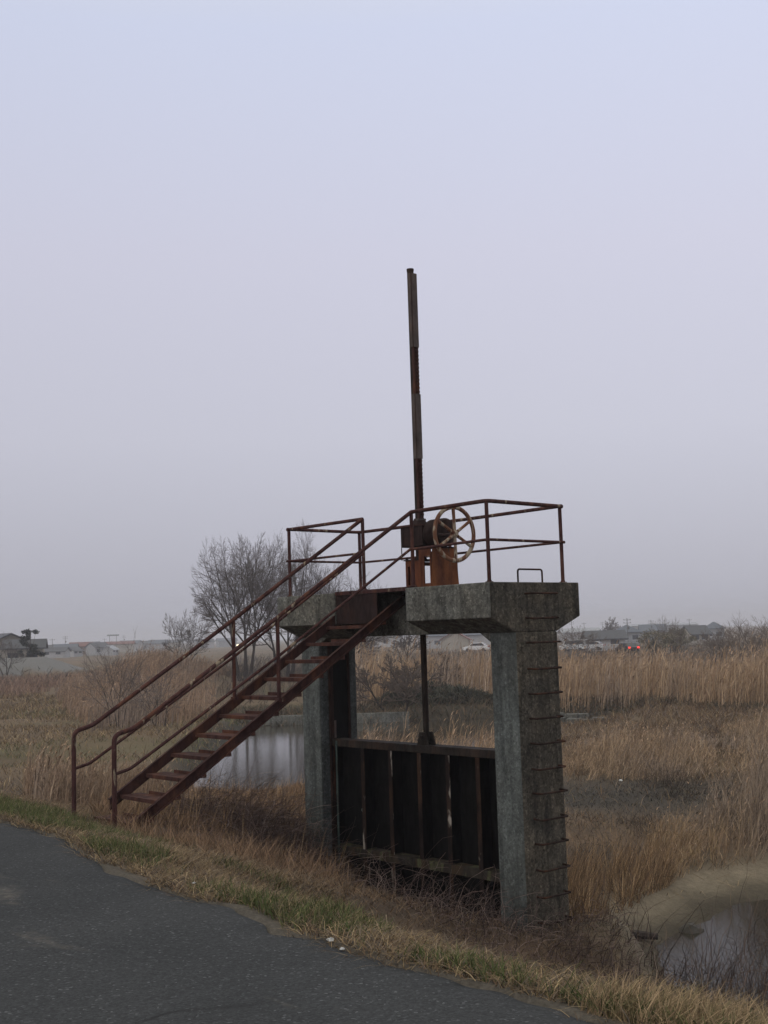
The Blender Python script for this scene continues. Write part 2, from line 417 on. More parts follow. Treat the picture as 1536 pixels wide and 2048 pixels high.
# road sheet, ragged edge
def build_road():
    s = np.concatenate([np.arange(-40, -2, 2.), np.arange(-2, 17, .06), np.arange(17, 90, 1.0)])
    cross = np.array([0, .02, .08, .3, 1, 2, 3, 4.2, 5.4]); e = road_edge(s)
    drop = np.array([-.035, -.008, .0, .002, .004, .006, .006, .004, 0])
    v = []
    for k, c in enumerate(cross):
        t = e - c if k < 6 else 3.9 - c + 0*e
        x = -SN*s + CS*t; y = CS*s + SN*t
        zz = drop[k] + (.012*(fbm(x, y, .5, 31)-.5) if k > 1 else 0)
        v.append(np.stack([x, y, zz + 0*x], 1))
    v = np.concatenate(v); n = len(s)
    i, j = np.meshgrid(np.arange(len(cross)-1), np.arange(n-1), indexing='ij')
    q = np.stack([i*n+j, i*n+j+1, (i+1)*n+j+1, (i+1)*n+j], -1).reshape(-1, 4)
    m = NT('worn_asphalt'); p = m.coord('Position')
    big = m.noise(p, .55, 4, .6, .3); agg = m.n('ShaderNodeTexVoronoi'); agg.inputs['Scale'].default_value = 85; m.l(p, agg.inputs['Vector'])
    sep = m.n('ShaderNodeSeparateColor'); m.l(agg.outputs['Color'], sep.inputs[0]); fine = m.noise(p, 130, 3, .7); mid = m.noise(p, 14, 5, .7)
    c = m.ramp(big, [(.3, (.040, .042, .044)), (.7, (.058, .060, .062))])
    c = m.mix(.8, c, m.ramp(sep.outputs[0], [(0, .65), (.5, .95), (.9, 1.12), (.97, 1.5), (1, 2.8)]), 'MULTIPLY')
    c = m.mix(.6, c, m.ramp(fine, [(.3, .6), (.7, 1.3)]), 'MULTIPLY')
    # sandy wash patches lying on the surface, stretched along the road
    mp = m.n('ShaderNodeMapping'); mp.vector_type = 'TEXTURE'; mp.inputs['Rotation'].default_value = (0, 0, math.atan2(CS, -SN) + .12); mp.inputs['Scale'].default_value = (3.2, .75, 1)
    g = m.n('ShaderNodeNewGeometry'); m.l(g.outputs['Position'], mp.inputs['Vector'])
    wash = m.noise(mp.outputs['Vector'], 1.1, 5, .65, .4)
    wf = m.mix(1.0, m.ramp(wash, [(.60, 0), (.70, .6)]), m.ramp(mid, [(.35, .1), (.65, 1)]), 'MULTIPLY')
    c = m.mix(wf, c, (.17, .15, .125))
    # cracks
    cw = m.n('ShaderNodeTexVoronoi'); cw.feature = 'DISTANCE_TO_EDGE'; cw.inputs['Scale'].default_value = .30
    wv = m.n('ShaderNodeVectorMath'); wv.operation = 'ADD'; nz = m.n('ShaderNodeTexNoise'); nz.inputs['Scale'].default_value = 1.6; m.l(p, nz.inputs['Vector']); ns_ = m.n('ShaderNodeVectorMath'); ns_.operation = 'SCALE'; ns_.inputs['Scale'].default_value = .5; m.l(nz.outputs['Color'], ns_.inputs[0])
    m.l(p, wv.inputs[0]); m.l(ns_.outputs[0], wv.inputs[1]); m.l(wv.outputs[0], cw.inputs['Vector'])
    cr = m.ramp(cw.outputs['Distance'], [(0, .8), (.004, .6), (.009, 0)])
    crm = m.mix(1.0, cr, m.ramp(m.noise(p, .5, 2, .5), [(.46, 0), (.54, .9)]), 'MULTIPLY')
    c = m.mix(crm, c, (.012, .012, .012))
    m.col(c); m.rough(.95, 0, .12); m.bump(sep.outputs[0], .55, .006)
    o = fast_mesh('road', v, q, None, m.m, 'worn dark grey asphalt road with crumbling grassy edge', 'structure')
    for pl in o.data.polygons: pl.use_smooth = True
build_road()

def build_water(name, poly, label, ior):
    mb = MB(); cx = sum(p[0] for p in poly)/len(poly); cy = sum(p[1] for p in poly)/len(poly)
    big = [(cx+(p[0]-cx)*1.12, cy+(p[1]-cy)*1.12, ZW) for p in poly]
    n = len(big)
    me = bpy.data.meshes.new(name); me.from_pydata(big, [], [tuple(range(n))]); me.update()
    if me.polygons[0].normal.z < 0: me.flip_normals()
    m = NT(name+'_surface'); v = m.coord('Position', (1, 2.2, 1))
    m.col((.050, .042, .031) if ior > 1.4 else (.040, .035, .026)); m.rough(.03 if ior > 1.4 else .13, 0, .5); m.b.inputs['IOR'].default_value = ior
    m.bump(m.mix(.5, m.noise(v, 3.2, 3, .6), m.noise(v, 11, 2, .5)), .07, .04)
    me.materials.append(m.m); o = bpy.data.objects.new(name, me); C.objects.link(o)
    tag(o, label, None, None, 'structure')
build_water('pond_water', POOL, 'still brown pond water reflecting the grey sky behind the stairs', 1.5)
build_water('ditch_water', DITCH, 'shallow muddy ditch water at the foot of the bank on the right', 1.16)

# ------------------------------------------------------------------ concrete gate frame
RZ = math.atan2(-CS, SN)         # local x = towards the near end (-u), local y = v
base_z = -4.6                    # columns go into the ground
ROOT = (W(0, 0, 0).x, W(0, 0, 0).y, W(0, 0, 0).z)

frame = thing('sluice_gateway', ROOT, RZ, 'weathered concrete portal frame of the sluice with platform deck and two legs', 'sluice frame')
A_, CD_, HD_, HH_ = .418, .745, .424, .605
blk = [(0, 0), (DEP, 0), (DEP, -HD_), (A_+CD_, -HH_), (A_, -HH_), (0, -HD_)]
mid = [(A_, 0), (DEP, 0), (DEP, -HD_), (A_+CD_, -HH_), (A_, -HH_)]
d1 = MB(); d1.prism(blk, 'x', -1.52, 0); d1.prism(blk, 'x', -LEN, -2.99); d1.prism(mid, 'x', -2.99, -1.52)
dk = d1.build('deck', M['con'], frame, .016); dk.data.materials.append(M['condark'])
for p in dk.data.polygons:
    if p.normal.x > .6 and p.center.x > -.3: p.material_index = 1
col_r = MB(); col_r.prism([(A_, 0), (A_+CD_, 0), (A_+CD_, -.44), (A_, -.44)], 'x', 0, .0001) if False else None
cr_ = MB()
cr_.prism([(-.44, -HH_), (0, -HH_), (0, base_z), (-.44, base_z)], 'y', A_, A_+CD_)
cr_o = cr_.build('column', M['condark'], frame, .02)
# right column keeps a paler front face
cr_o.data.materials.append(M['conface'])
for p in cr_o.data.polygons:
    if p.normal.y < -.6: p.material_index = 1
hb = MB(); hb.prism([(-.44, -.715), (-.44, -HH_), (-.61, -HH_)], 'y', A_+.002, A_+CD_-.002)
hb.build('haunch', M['con'], frame)
cl_ = MB(); cl_.prism([(-LEN, -HH_), (-LEN+.42, -HH_), (-LEN+.42, base_z), (-LEN, base_z)], 'y', A_, A_+CD_-.06)
cl_o = cl_.build('column', M['conface'], frame, .02)
hb2 = MB(); hb2.prism([(-LEN+.42, -.70), (-LEN+.42, -HH_), (-LEN+.62, -HH_)], 'y', A_+.002, A_+CD_-.062)
hb2.build('haunch', M['con'], frame)
# deck end face towards the ladder is stained brown
# gate guides let into the inner faces of the legs
for sgn, x0 in ((1, -LEN+.42), (-1, -.44)):
    def gx(a): return x0 + sgn*a
    g = MB()
    g.box((min(gx(0), gx(.035)), .575, base_z+.2), (max(gx(0), gx(.035)), .645, -.66))      # front flange
    g.build('gate_guide', M['guide'], frame, .004)
    g = MB(); g.box((min(gx(.001), gx(.012)), .647, base_z+.2), (max(gx(.001), gx(.012)), .918, -.70))
    g.build('guide_recess_shade', M['gate'], frame)  # black strip painted in for the shade of the guide recess
    g = MB(); g.box((min(gx(0), gx(.035)), .92, base_z+.2), (max(gx(0), gx(.035)), .955, -.68))
    g.build('gate_guide', M['guide'], frame, .004)
g = MB(); g.box((-LEN+.4211, .66, -2.05), (-LEN+.4325, .70, -1.80)); g.build('wear_strip', M['cover'], frame)
# landing plate over the notch where the stairs arrive
lp = MB(); lp.box((-2.985, .01, .004), (-1.525, .52, .016)); lp.box((-2.985, .01, -.035), (-1.525, .022, .004))
lp.build('landing_plate', M['rail'], frame, .003)
rp = MB(); rp.box((-2.985, .026, -.43), (-2.12, .036, -.036))
rp.build('riser_plate', M['gear'], frame)
# step irons up the near leg
def staple(z, dx=.0, droop=0.0):
    pts = [(-.03, .60, z), (.125+dx, .605, z-droop), (.13+dx, 1.075, z-droop*.6), (-.03, 1.08, z)]
    return fillet(pts, .03, 4)
for k in range(14):
    mb = MB(); dr = [0, .012, .0, .008, .004, 0, .01, .006, .0, .012, .004, .01, 0, .006][k]
    off = random.uniform(-.012, .012)
    mb.tube([(p[0], p[1], p[2]) for p in staple(-.137-.3*k + off, random.uniform(-.012, .012), dr)], .0125, 8)
    mb.build('step_iron', M['rung'], frame, 0, True)
mb = MB(); mb.tube(fillet([(-.12, .62, -.03), (-.12, .62, .165), (-.12, 1.06, .165), (-.12, 1.06, -.03)], .035, 4), .0115, 8)
mb.build('grab_handle', M['rung'], frame, 0, True)

# ------------------------------------------------------------------ guard rail round the deck
rail = thing('guard_railing', ROOT, RZ, 'rusty two-bar pipe railing around the concrete platform', 'railing')
I = .14; HT, HM = .984, .52
def L(u, v, z): return (-u, v, z)
def railtube(pts, r, name, mat='rail', par=None, fr=.10):
    mb = MB(); mb.tube(fillet(pts, fr, 5), r, 10); return mb.build(name, M[mat], par or rail, 0, True)
railtube([L(1.51, I, HT), L(I, I, HT+.008), L(I-.01, DEP-I+.03, HT-.004)], .026, 'top_rail')
railtube([L(I-.03, DEP-I, HT), L(1.9, DEP-I, HT-.012), L(LEN-I, DEP-I, HT), L(LEN-I, I-.03, HT+.002)], .024, 'top_rail')
railtube([L(LEN-I+.04, I, HT), L(2.505, I, HT)], .024, 'top_rail', fr=.01)
railtube([L(1.51, I, HM-.02), L(I, I, HM), L(I-.01, DEP-I+.05, HM)], .018, 'mid_rail')
railtube([L(I-.05, DEP-I, HM), L(2.2, DEP-I, HM-.01), L(LEN-I, DEP-I, HM), L(LEN-I, I-.05, HM)], .017, 'mid_rail')
railtube([L(LEN-I+.05, I, HM), L(2.50, I, HM)], .017, 'mid_rail', fr=.01)
for (u, v) in ((I, I), (I, DEP-I), (LEN-I, I), (LEN-I, DEP-I), (2.2, DEP-I), (1.51, I), (2.505, I)):
    mb = MB(); mb.tube([L(u, v, .0), L(u, v, .5), L(u+.002, v, HT)], .024, 10)
    mb.lathe([(0, .05), (.012, .05), (.014, .03), (.03, .028)], L(u, v, .017 if 1.5 < u < 3 and v < .5 else 0.0), (0, 0, 1), 12)
    mb.build('post', M['rail'], rail, 0, True)

# ------------------------------------------------------------------ stairs
UF, K, RUN, RISE, Z0, V0, WID = 2.979, -.048, .3396, .2156, -.4513, -.148, .94
def uf(v): return UF + K*v
def zl(v): return Z0 + (v-V0)*RISE/RUN
b0 = W(UF, -3.5, 0); gz = Hs(b0.x, b0.y)
stair = thing('steel_staircase', ROOT, RZ, 'rusty steel staircase with pipe handrails climbing from roadside grass to the platform', 'staircase')
sl = math.atan2(RISE, RUN)
def stringer(side, v_a, v_b):
    mb = MB(); th = .012; H_ = .118; fl = .05
    for (o0, o1, h0, h1) in ((0, th, 0, H_), (0, fl, 0, .012), (0, fl, H_-.012, H_)):
        vs = []
        for v in (v_a, v_b):
            for (o, h) in ((o0, h0), (o1, h0), (o1, h1), (o0, h1)):
                u = (uf(v)-o*-1 if side == 'far' else uf(v)-WID-o)
                zz = zl(v) + .052 - h/math.cos(sl)
                vs.append(L(u, v, zz))
        mb.add(vs, [(0,1,2,3),(4,7,6,5),(0,4,5,1),(1,5,6,2),(2,6,7,3),(3,7,4,0)])
    return mb.build('stringer', M['stringer'], stair, .002)
stringer('far', -3.34, -.005)
stringer('near', -3.66, .40)
tm = None
for k in range(11):
    v = V0 - RUN*k; z = Z0 - RISE*k
    if tm is None:
        mb = MB(); w = WID-.004
        mb.box((-w/2, 0, -.008), (w/2, .265, 0)); mb.box((-w/2, -.006, -.045), (w/2, 0.0, 0)); mb.box((-w/2+.20, .265, -.008), (w/2-.01, .271, .038))
        tm = mb.build('tread', M['step'], stair, .0025); o = tm
    else:
        o = tm.copy(); C.objects.link(o); o.parent = stair
    o.location = L(uf(v)-WID/2, v, z)
    o.rotation_euler = (0, 0, math.atan(K)*-1*0)
# handrails
def sp(side, v, h): return L(uf(v)+.02 if side == 'far' else uf(v)-WID-.02, v, zl(v)+h)
VM = -1.60; VB = -3.78; ZB = -2.538
HB = zl(VB) + .052
for side, utop in (('far', 2.505), ('near', 1.51)):
    ub = uf(VB)+.02 if side == 'far' else uf(VB)-WID-.02
    hr = MB(); hr.tube(fillet([L(ub, VB, ZB-.25), L(ub, VB, ZB+.93), L(*[(ub), VB+.24, ZB+.985]), sp(side, VM, 1.035), L(utop, I, HT)], .085, 5), .027, 10)
    top = hr.build('handrail', M['rail'], stair, 0, True)
    ml = MB(); ml.tube(fillet([L(ub, VB, ZB+.50), L(ub, VB+.20, ZB+.545), sp(side, VM, .56), L(utop, I, HM)], .05, 4), .018, 10)
    ml.build('mid_rail', M['rail'], stair, 0, True)
    po = MB(); a = sp(side, VM, .04); b_ = sp(side, VM, 1.02); po.tube([a, b_], .024, 10)
    po.box((a[0]-.035, a[1]-.035, a[2]-.03), (a[0]+.035, a[1]+.035, a[2]+.012))
    po.build('post', M['rail'], stair, 0, True)

# ------------------------------------------------------------------ gate leaf with its lifting stem
gate = thing('sluice_gate', ROOT, RZ, 'raised black steel sluice gate with rusty ribs between the concrete legs', 'sluice gate')
GT, GB = -2.06, -4.55; gl, gr = -LEN+.44, -.46
def gbox(name, lo, hi, mat, bev=.004):
    mb = MB(); mb.box(lo, hi); return mb.build(name, M[mat], gate, bev)
gbox('skin_plate', (gl, .80, GB), (gr, .815, GT-.002), 'gate', 0)
mb = MB(); mb.box((gl-.005, .60, GT-.012), (gr+.005, .83, GT)); mb.box((gl-.005, .60, GT-.10), (gr+.005, .612, GT-.0125)); mb.build('top_beam', M['rod'], gate, .003)
mb = MB(); mb.box((gl, .60, -3.56), (gr, .799, -3.548)); mb.box((gl, .60, -3.66), (gr, .611, -3.5605)); mb.build('cross_beam', M['gatebeam'], gate, .003)
mb = MB(); mb.box((gl, .60, GB), (gr, .799, GB+.012)); mb.box((gl, .60, GB+.0125), (gr, .611, GB+.11)); mb.build('bottom_beam', M['gatebeam'], gate, .003)
for i, u in enumerate((3.21, 2.62, 2.03, 1.48, .93)):
    mb = MB(); wb = MB()
    for (za, zb) in ((-3.545, GT-.105), (GB+.115, -3.665)):
        mb.box((-u-.036, .597, za), (-u+.036, .607, zb)); wb.box((-u-.005, .6075, za), (-u+.005, .799, zb))
    mb.build('rib', M['rib'], gate, .002); wb.build('rib_web', M['gate'], gate)  # webs coloured black to imitate the shade between the ribs
mb = MB(); mb.box((gl+.10, .585, GB), (gl+.135, .5975, GT-.02)); mb.build('edge_strip', M['trim'], gate, .002)
mb = MB(); mb.lathe([(0, .034), (.02, .034), (.022, .018), (.03, .018)], (-3.45, .8, -3.05), (0, -1, 0), 12); mb.build('bolt', M['trim'], gate)
RU, RV = 1.965, .69
mb = MB()
mb.prism([(-RU-.11, GT), (-RU+.11, GT), (-RU+.055, GT+.17), (-RU-.055, GT+.17)], 'y', RV-.075, RV-.05)
mb.prism([(-RU-.11, GT), (-RU+.11, GT), (-RU+.055, GT+.17), (-RU-.055, GT+.17)], 'y', RV+.05, RV+.075)
mb.lathe([(0, .028), (.21, .028)], (-RU, RV-.105, GT+.10), (0, 1, 0), 12); mb.build('stem_bracket', M['rod'], gate, .003)
mb = MB(); mb.tube([L(RU, RV, GT+.03), L(RU, RV, -.2), L(RU, RV, .4)], .041, 14); stem = mb.build('lifting_stem', M['rod'], gate, 0, True)
mb = MB(); mb.tube([L(RU+.012, RV, .405), L(RU+.012, RV, 2.0), L(RU+.016, RV, 4.42)], .046, 14); mb.lathe([(0, .046), (.02, .050), (.045, .050), (.05, .03)], L(RU+.016, RV, 4.385), (0, 0, 1), 14)
rack = mb.build('rack_post', M['rod'], gate, 0, True)
# angle section with rack teeth bolted to the near side, and pale cover plates over parts of it
mb = MB()
rx = -RU+.022
mb.box((rx, RV-.055, .95), (rx+.034, RV+.035, 4.33)); mb.box((rx+.030, RV-.065, .95), (rx+.05, RV-.050, 4.33))
tz = 1.0
while tz < 4.3:
    mb.box((rx+.0345, RV-.02, tz), (rx+.052, RV+.025, tz+.028)); tz += .056
mb.build('rack_teeth', M['step'], gate, 0)
for (za, zb) in ((3.31, 4.345), (1.77, 2.66)):
    mb = MB(); mb.box((rx-.004, RV-.080, za), (rx+.046, RV-.068, zb)); mb.box((rx+.0535, RV-.0675, za), (rx+.060, RV+.03, zb))
    mb.build('cover_plate', M['cover'], gate, .003)
mb = MB(); mb.box((rx-.01, RV-.08, .93), (rx+.06, RV+.05, .955)); mb.build('cover_plate', M['cover'], gate, .002)

# ------------------------------------------------------------------ hoist
hoist = thing('gate_hoist', ROOT, RZ, 'rusty hand-cranked hoist on an orange pedestal with spoked handwheel', 'hoist')
PX0, PX1 = -2.06, -1.555         # pedestal along the deck (local x)
PV0, PV1 = .50, .99
th = .014
def panel_y(mb, x0, x1, z0, z1, y, holes):      # an upright sheet with rectangular openings
    xs = sorted({x0, x1, *[h[0] for h in holes], *[h[1] for h in holes]}); zs = sorted({z0, z1, *[h[2] for h in holes], *[h[3] for h in holes]})
    for i in range(len(xs)-1):
        for j in range(len(zs)-1):
            cx, cz = (xs[i]+xs[i+1])/2, (zs[j]+zs[j+1])/2
            if any(h[0] < cx < h[1] and h[2] < cz < h[3] for h in holes): continue
            mb.box((xs[i], y, zs[j]), (xs[i+1], y+th, zs[j+1]))
def panel_x(mb, y0, y1, z0, z1, x, holes):
    ys = sorted({y0, y1, *[h[0] for h in holes], *[h[1] for h in holes]}); zs = sorted({z0, z1, *[h[2] for h in holes], *[h[3] for h in holes]})
    for i in range(len(ys)-1):
        for j in range(len(zs)-1):
            cy, cz = (ys[i]+ys[i+1])/2, (zs[j]+zs[j+1])/2
            if any(h[0] < cy < h[1] and h[2] < cz < h[3] for h in holes): continue
            mb.box((x, ys[i], zs[j]), (x+th, ys[i+1], zs[j+1]))
mb = MB(); panel_y(mb, PX0, PX0+.27, .02, .385, PV0, [(PX0+.045, PX0+.085, .06, .31)]); panel_y(mb, PX0+.27, PX1-.005, .02, .53, PV0, [(PX1-.135, PX1-.022, .07, .43)])
mb.build('front_plate', M['pedestal'], hoist)
mb = MB(); panel_y(mb, PX0, PX1-.005, .02, .53, PV1-th, [(PX0+.03, PX1-.06, .05, .48)]); mb.build('back_plate', M['pedestal'], hoist)
mb = MB(); mb.prism([(PV0-.002, .02), (PV1, .02), (PV1-.035, .535), (PV0+.03, .535)], 'x', PX1-.004, PX1+.012); mb.build('side_plate', M['sideplate'], hoist, .002)
mb = MB(); panel_x(mb, PV0+th+.001, PV1-th-.001, .02, .38, PX0, [(PV0+.08, PV1-.03, .05, .33)]); mb.build('side_plate', M['pedestal'], hoist)
mb = MB(); mb.box((PX0-.05, PV0-.06, .003), (PX1+.05, PV1+.05, .019)); mb.build('base_plate', M['gear'], hoist, .003)
mb = MB(); mb.box((PX0-.02, PV0-.02, .386), (PX0+.268, PV1-.06, .402)); mb.box((PX0+.272, PV0-.01, .536), (PX1+.02, PV1-.03, .552)); mb.build('top_flange', M['gear'], hoist, .003)
for (a, b_) in ((PX0+.01, PV0+.02), (PX0+.24, PV0+.02)):
    mb = MB(); mb.lathe([(0, .020), (.018, .020), (.02, .012), (.035, .011)], (a, b_, .402), (0, 0, 1), 8); mb.build('bolt', M['gear'], hoist)
# sleeve round the stem, gear case, boss
mb = MB(); mb.lathe([(0, .085), (.03, .085), (.032, .062), (.15, .062), (.152, .08), (.17, .08)], L(RU, RV, .403), (0, 0, 1), 18); mb.build('stem_sleeve', M['gear'], hoist, 0, True)
mb = MB(); mb.box((-2.175, .53, .575), (-1.74, .86, .845)); mb.build('gear_case', M['gear'], hoist, .008)
mb = MB(); mb.box((-2.19, .515, .8455), (-1.73, .875, .86)); mb.build('case_lid', M['step'], hoist, .003)
mb = MB(); mb.lathe([(0, .125), (.02, .12), (.085, .075), (.10, .072)], L(RU, RV, .8605), (0, 0, 1), 18); mb.build('stem_boss', M['gear'], hoist, 0, True)
mb = MB(); mb.tube([(-2.168, .535, .575), (-2.168, .535, .40)], .007, 6); mb.build('drain_pipe', M['gear'], hoist)
mb = MB(); mb.lathe([(0, .13), (.01, .17), (.03, .19), (.27, .19), (.30, .17), (.31, .10)], (-1.735, .70, .735), (1, 0, 0), 28); mb.build('gear_drum', M['gear'], hoist, 0, True)
mb = MB(); mb.box((-1.66, .60, .5525), (-1.60, .80, .62)); mb.box((-1.48, .57, .5525), (-1.45, .64, .60)); mb.prism([(.585, .5525), (.80, .5525), (.74, .70), (.64, .70)], 'x', -1.60, -1.575)
mb.build('bearing_block', M['gear'], hoist, .004)
HWu, HWv, HWz = 1.075, .485, .675
mb = MB(); mb.tube([(-1.46, .56, .70), (-1.30, HWv+.03, HWz), (-HWu-.03, HWv, HWz)], .022, 10); mb.build('shaft', M['gear'], hoist, 0, True)
hw = MB(); hw.lathe([(-.04, .03), (-.035, .045), (.03, .045), (.035, .03), (.05, .026)], (-HWu, HWv, HWz), (1, 0, 0), 16)
hwo = hw.build('handwheel', M['wheel'], hoist, 0, True)
mb = MB(); mb.ring((-HWu, HWv, HWz), (1, 0, 0), .345, .029, 60, 10, .8); mb.build('rim', M['wheel'], hwo, 0, True)
for k in range(6):
    q = math.radians(90 + 60*k + 1.5); d = Vector((0, math.cos(q), math.sin(q))); c0 = Vector((-HWu, HWv, HWz))
    mb = MB(); mb.tube([c0 + d*.03, c0 + d*.16 + Vector((.006, 0, 0)), c0 + d*.342], [.025, .020, .023], 8); mb.build('spoke', M['wheel'], hwo, 0, True)

# ------------------------------------------------------------------ vegetation engine
class Veg:
    """collects blades (bent tapering ribbons) in numpy and builds one mesh"""
    def __init__(s): s.V, s.Q, s.Cc, s.n = [], [], [], 0
    def blades(s, base, h, w, az, lean, face, col, seg=3, droop=0.0, up=None, tipcol=None):
        N = len(base)
        if N == 0: return
        ts = np.linspace(0, 1, seg+1); h = np.broadcast_to(h, N); w = np.broadcast_to(w, N)
        dirx, diry = np.cos(az), np.sin(az); fx, fy = np.cos(face), np.sin(face)
        lv = seg+1
        v = np.empty((N, lv, 2, 3)); cc = np.empty((N, lv, 2, 3))
        for i, t in enumerate(ts):
            off = lean*(.35*t+.65*t*t); upv = t - droop*t*t*t if np.isscalar(droop) else t-droop*t**3
            cx = base[:, 0] + dirx*h*off; cy = base[:, 1] + diry*h*off; cz = base[:, 2] + h*upv*np.sqrt(np.clip(1-.5*np.minimum(lean, 1.2)**2*.6, .25, 1))
            ww = w*.5*max(1 - t**1.7, .06)
            v[:, i, 0] = np.stack([cx - fx*ww, cy - fy*ww, cz], 1); v[:, i, 1] = np.stack([cx + fx*ww, cy + fy*ww, cz], 1)
            k = col if tipcol is None else col*(1-t)+tipcol*t
            cc[:, i, 0] = k; cc[:, i, 1] = k
        idx = np.arange(N)[:, None]*lv*2 + s.n; lev = np.arange(seg)[None, :]*2
        q = np.stack([idx+lev, idx+lev+1, idx+lev+3, idx+lev+2], -1).reshape(-1, 4)
        s.V.append(v.reshape(-1, 3).astype(np.float32)); s.Cc.append(cc.reshape(-1, 3).astype(np.float32)); s.Q.append(q.astype(np.int32)); s.n += N*lv*2
    def ribbons(s, P, w, col):               # P: N x L x 3 polylines drawn as crossed ribbons
        N, Ln, _ = P.shape
        if N == 0: return
        d = np.gradient(P, axis=1); d /= np.linalg.norm(d, axis=2, keepdims=True)+1e-9
        for axis in (np.array([.3, .2, 1.]), np.array([1., -.4, .1])):
            sd = np.cross(d, axis); sd /= np.linalg.norm(sd, axis=2, keepdims=True)+1e-9
            tp = np.linspace(1, .35, Ln)[None, :, None]*np.reshape(np.broadcast_to(w, N), (N, 1, 1))*.5
            v = np.stack([P - sd*tp, P + sd*tp], 2)
            idx = np.arange(N)[:, None]*Ln*2 + s.n; lev = np.arange(Ln-1)[None, :]*2
            q = np.stack([idx+lev, idx+lev+1, idx+lev+3, idx+lev+2], -1).reshape(-1, 4)
            cc = np.repeat(col[:, None, :], Ln*2, 1)
            s.V.append(v.reshape(-1, 3).astype(np.float32)); s.Cc.append(cc.reshape(-1, 3).astype(np.float32)); s.Q.append(q.astype(np.int32)); s.n += N*Ln*2
    def build(s, name, label, mat=None):
        return fast_mesh(name, np.concatenate(s.V), np.concatenate(s.Q), np.concatenate(s.Cc), mat or M['veg'], label, 'stuff')

def pal(cols, N, var=.22):
    cols = np.array(cols); k = rng.integers(0, len(cols), N); return cols[k]*(1+rng.normal(0, var, (N, 1))).clip(.45, 1.7)

STRAW = [(.34, .245, .135), (.27, .195, .105), (.40, .30, .175), (.22, .155, .088)]
REED = [(.37, .240, .125), (.32, .200, .105), (.43, .295, .165), (.27, .165, .088), (.35, .245, .145)]
RUSSET = [(.20, .130, .078), (.155, .100, .062), (.26, .175, .105), (.115, .080, .054)]
GREEN = [(.080, .102, .036), (.064, .083, .031), (.105, .12, .048), (.17, .15, .075)]
GREY = [(.17, .135, .105), (.13, .105, .085), (.22, .17, .125)]

def scatter(poly, n, z=None):
    """n random ground points inside a polygon of ground points"""
    P = np.array(poly); lo, hi = P.min(0), P.max(0); out = np.zeros((0, 2)); tries = 0
    while len(out) < n and tries < 40:
        c = rng.uniform(lo, hi, (n*3, 2)); out = np.concatenate([out, c[sdist(poly, c[:, 0], c[:, 1]) < 0]]); tries += 1
    return out[:n]

def edge_in(poly, p, w): return .35 + .65*sstep(0, w, -sdist(poly, p[:, 0], p[:, 1]) + w*.8*(fbm(p[:, 0], p[:, 1], .5/w, 74)-.5))

def onground(xy): return np.stack([xy[:, 0], xy[:, 1], H(xy[:, 0], xy[:, 1])], 1)

def clear_of_water(p, m=.15):
    k = (sdist(POOL, p[:, 0], p[:, 1]) > m)
    nd = (p[:, 0] > 0) & (p[:, 0] < 60) & (p[:, 1] < 60)
    return k & (np.where(nd, sdist(DITCH_BED, p[:, 0], p[:, 1]), 9) > m)

def clear_of_gate(p):            # keep plants out of the concrete and off the steps
    dx, dy = p[:, 0]-P0[0], p[:, 1]-P0[1]
    u = -SN*dx + CS*dy; v = CS*dx + SN*dy
    legs = ((u > -.1) & (u < .55) & (v > .3) & (v < 1.3)) | ((u > LEN-.5) & (u < LEN+.1) & (v > .3) & (v < 1.3)) | ((u > .3) & (u < LEN-.3) & (v > .45) & (v < 1.0))
    steps = (u > 1.95) & (u < 3.2) & (v > -3.45) & (v < .3)
    return ~legs & ~steps

def reeds(vg, pts, h, wst, leaves=4, wind=(0.25, .12), pals=REED, plume=True, leafw=.022, seg=2, hv=.26):
    N = len(pts); hh = h*(1+rng.normal(0, hv, N)).clip(.45, 1.5)
    hh = hh*(.5 + .95*fbm(pts[:, 0], pts[:, 1], .33, 71)); az = rng.normal(.1, .7, N); lean = np.abs(rng.normal(wind[0], wind[1], N)); col = pal(pals, N)
    tone = (.62 + .75*fbm(pts[:, 0], pts[:, 1], .22, 72))[:, None]; gry = sstep(.48, .66, fbm(pts[:, 0], pts[:, 1], .30, 73))[:, None]
    def tint(c): c = c*tone; return c*(.78-.48*gry) + (.22+.48*gry)*(c.mean(1, keepdims=True)*np.array([1.20, 1.0, .86]))
    col = tint(col)*1.12; br = rng.random(N) < .10; lean = np.where(br, rng.uniform(.9, 2.2, N), lean); hh = np.where(br, hh*.75, hh)
    vg.blades(pts, hh, wst, az, lean, rng.uniform(-.6, .6, N), col, seg)
    for k in range(leaves):
        f = rng.uniform(.05, .85, N); b = pts.copy()
        off = lean*(.35*f+.65*f*f)
        b[:, 0] += np.cos(az)*hh*off; b[:, 1] += np.sin(az)*hh*off; b[:, 2] += hh*f*.96
        vg.blades(b, hh*rng.uniform(.16, .36, N), leafw*rng.uniform(.5, 1.2, N), rng.normal(.2, 1.3, N), rng.uniform(.15, .9, N), rng.uniform(-1.2, 1.2, N), tint(pal(pals, N)), 2, .12)
    if plume:
        m = rng.random(N) < .45; b = pts[m].copy(); hm, am, lm = hh[m], az[m], lean[m]
        b[:, 0] += np.cos(am)*hm*lm*.94; b[:, 1] += np.sin(am)*hm*lm*.94; b[:, 2] += hm*.92
        vg.blades(b, hm*.09*rng.uniform(.6, 1.3, len(b)), leafw*1.5, am+rng.normal(0, .4, len(b)), rng.uniform(.5, 1.3, len(b)), rng.uniform(-1, 1, len(b)), pal([(.36, .25, .165), (.30, .20, .13)], len(b)), 2, .35)

def gpoly(pts, z=-2.5): return [gp(x, y, z) for x, y in pts]

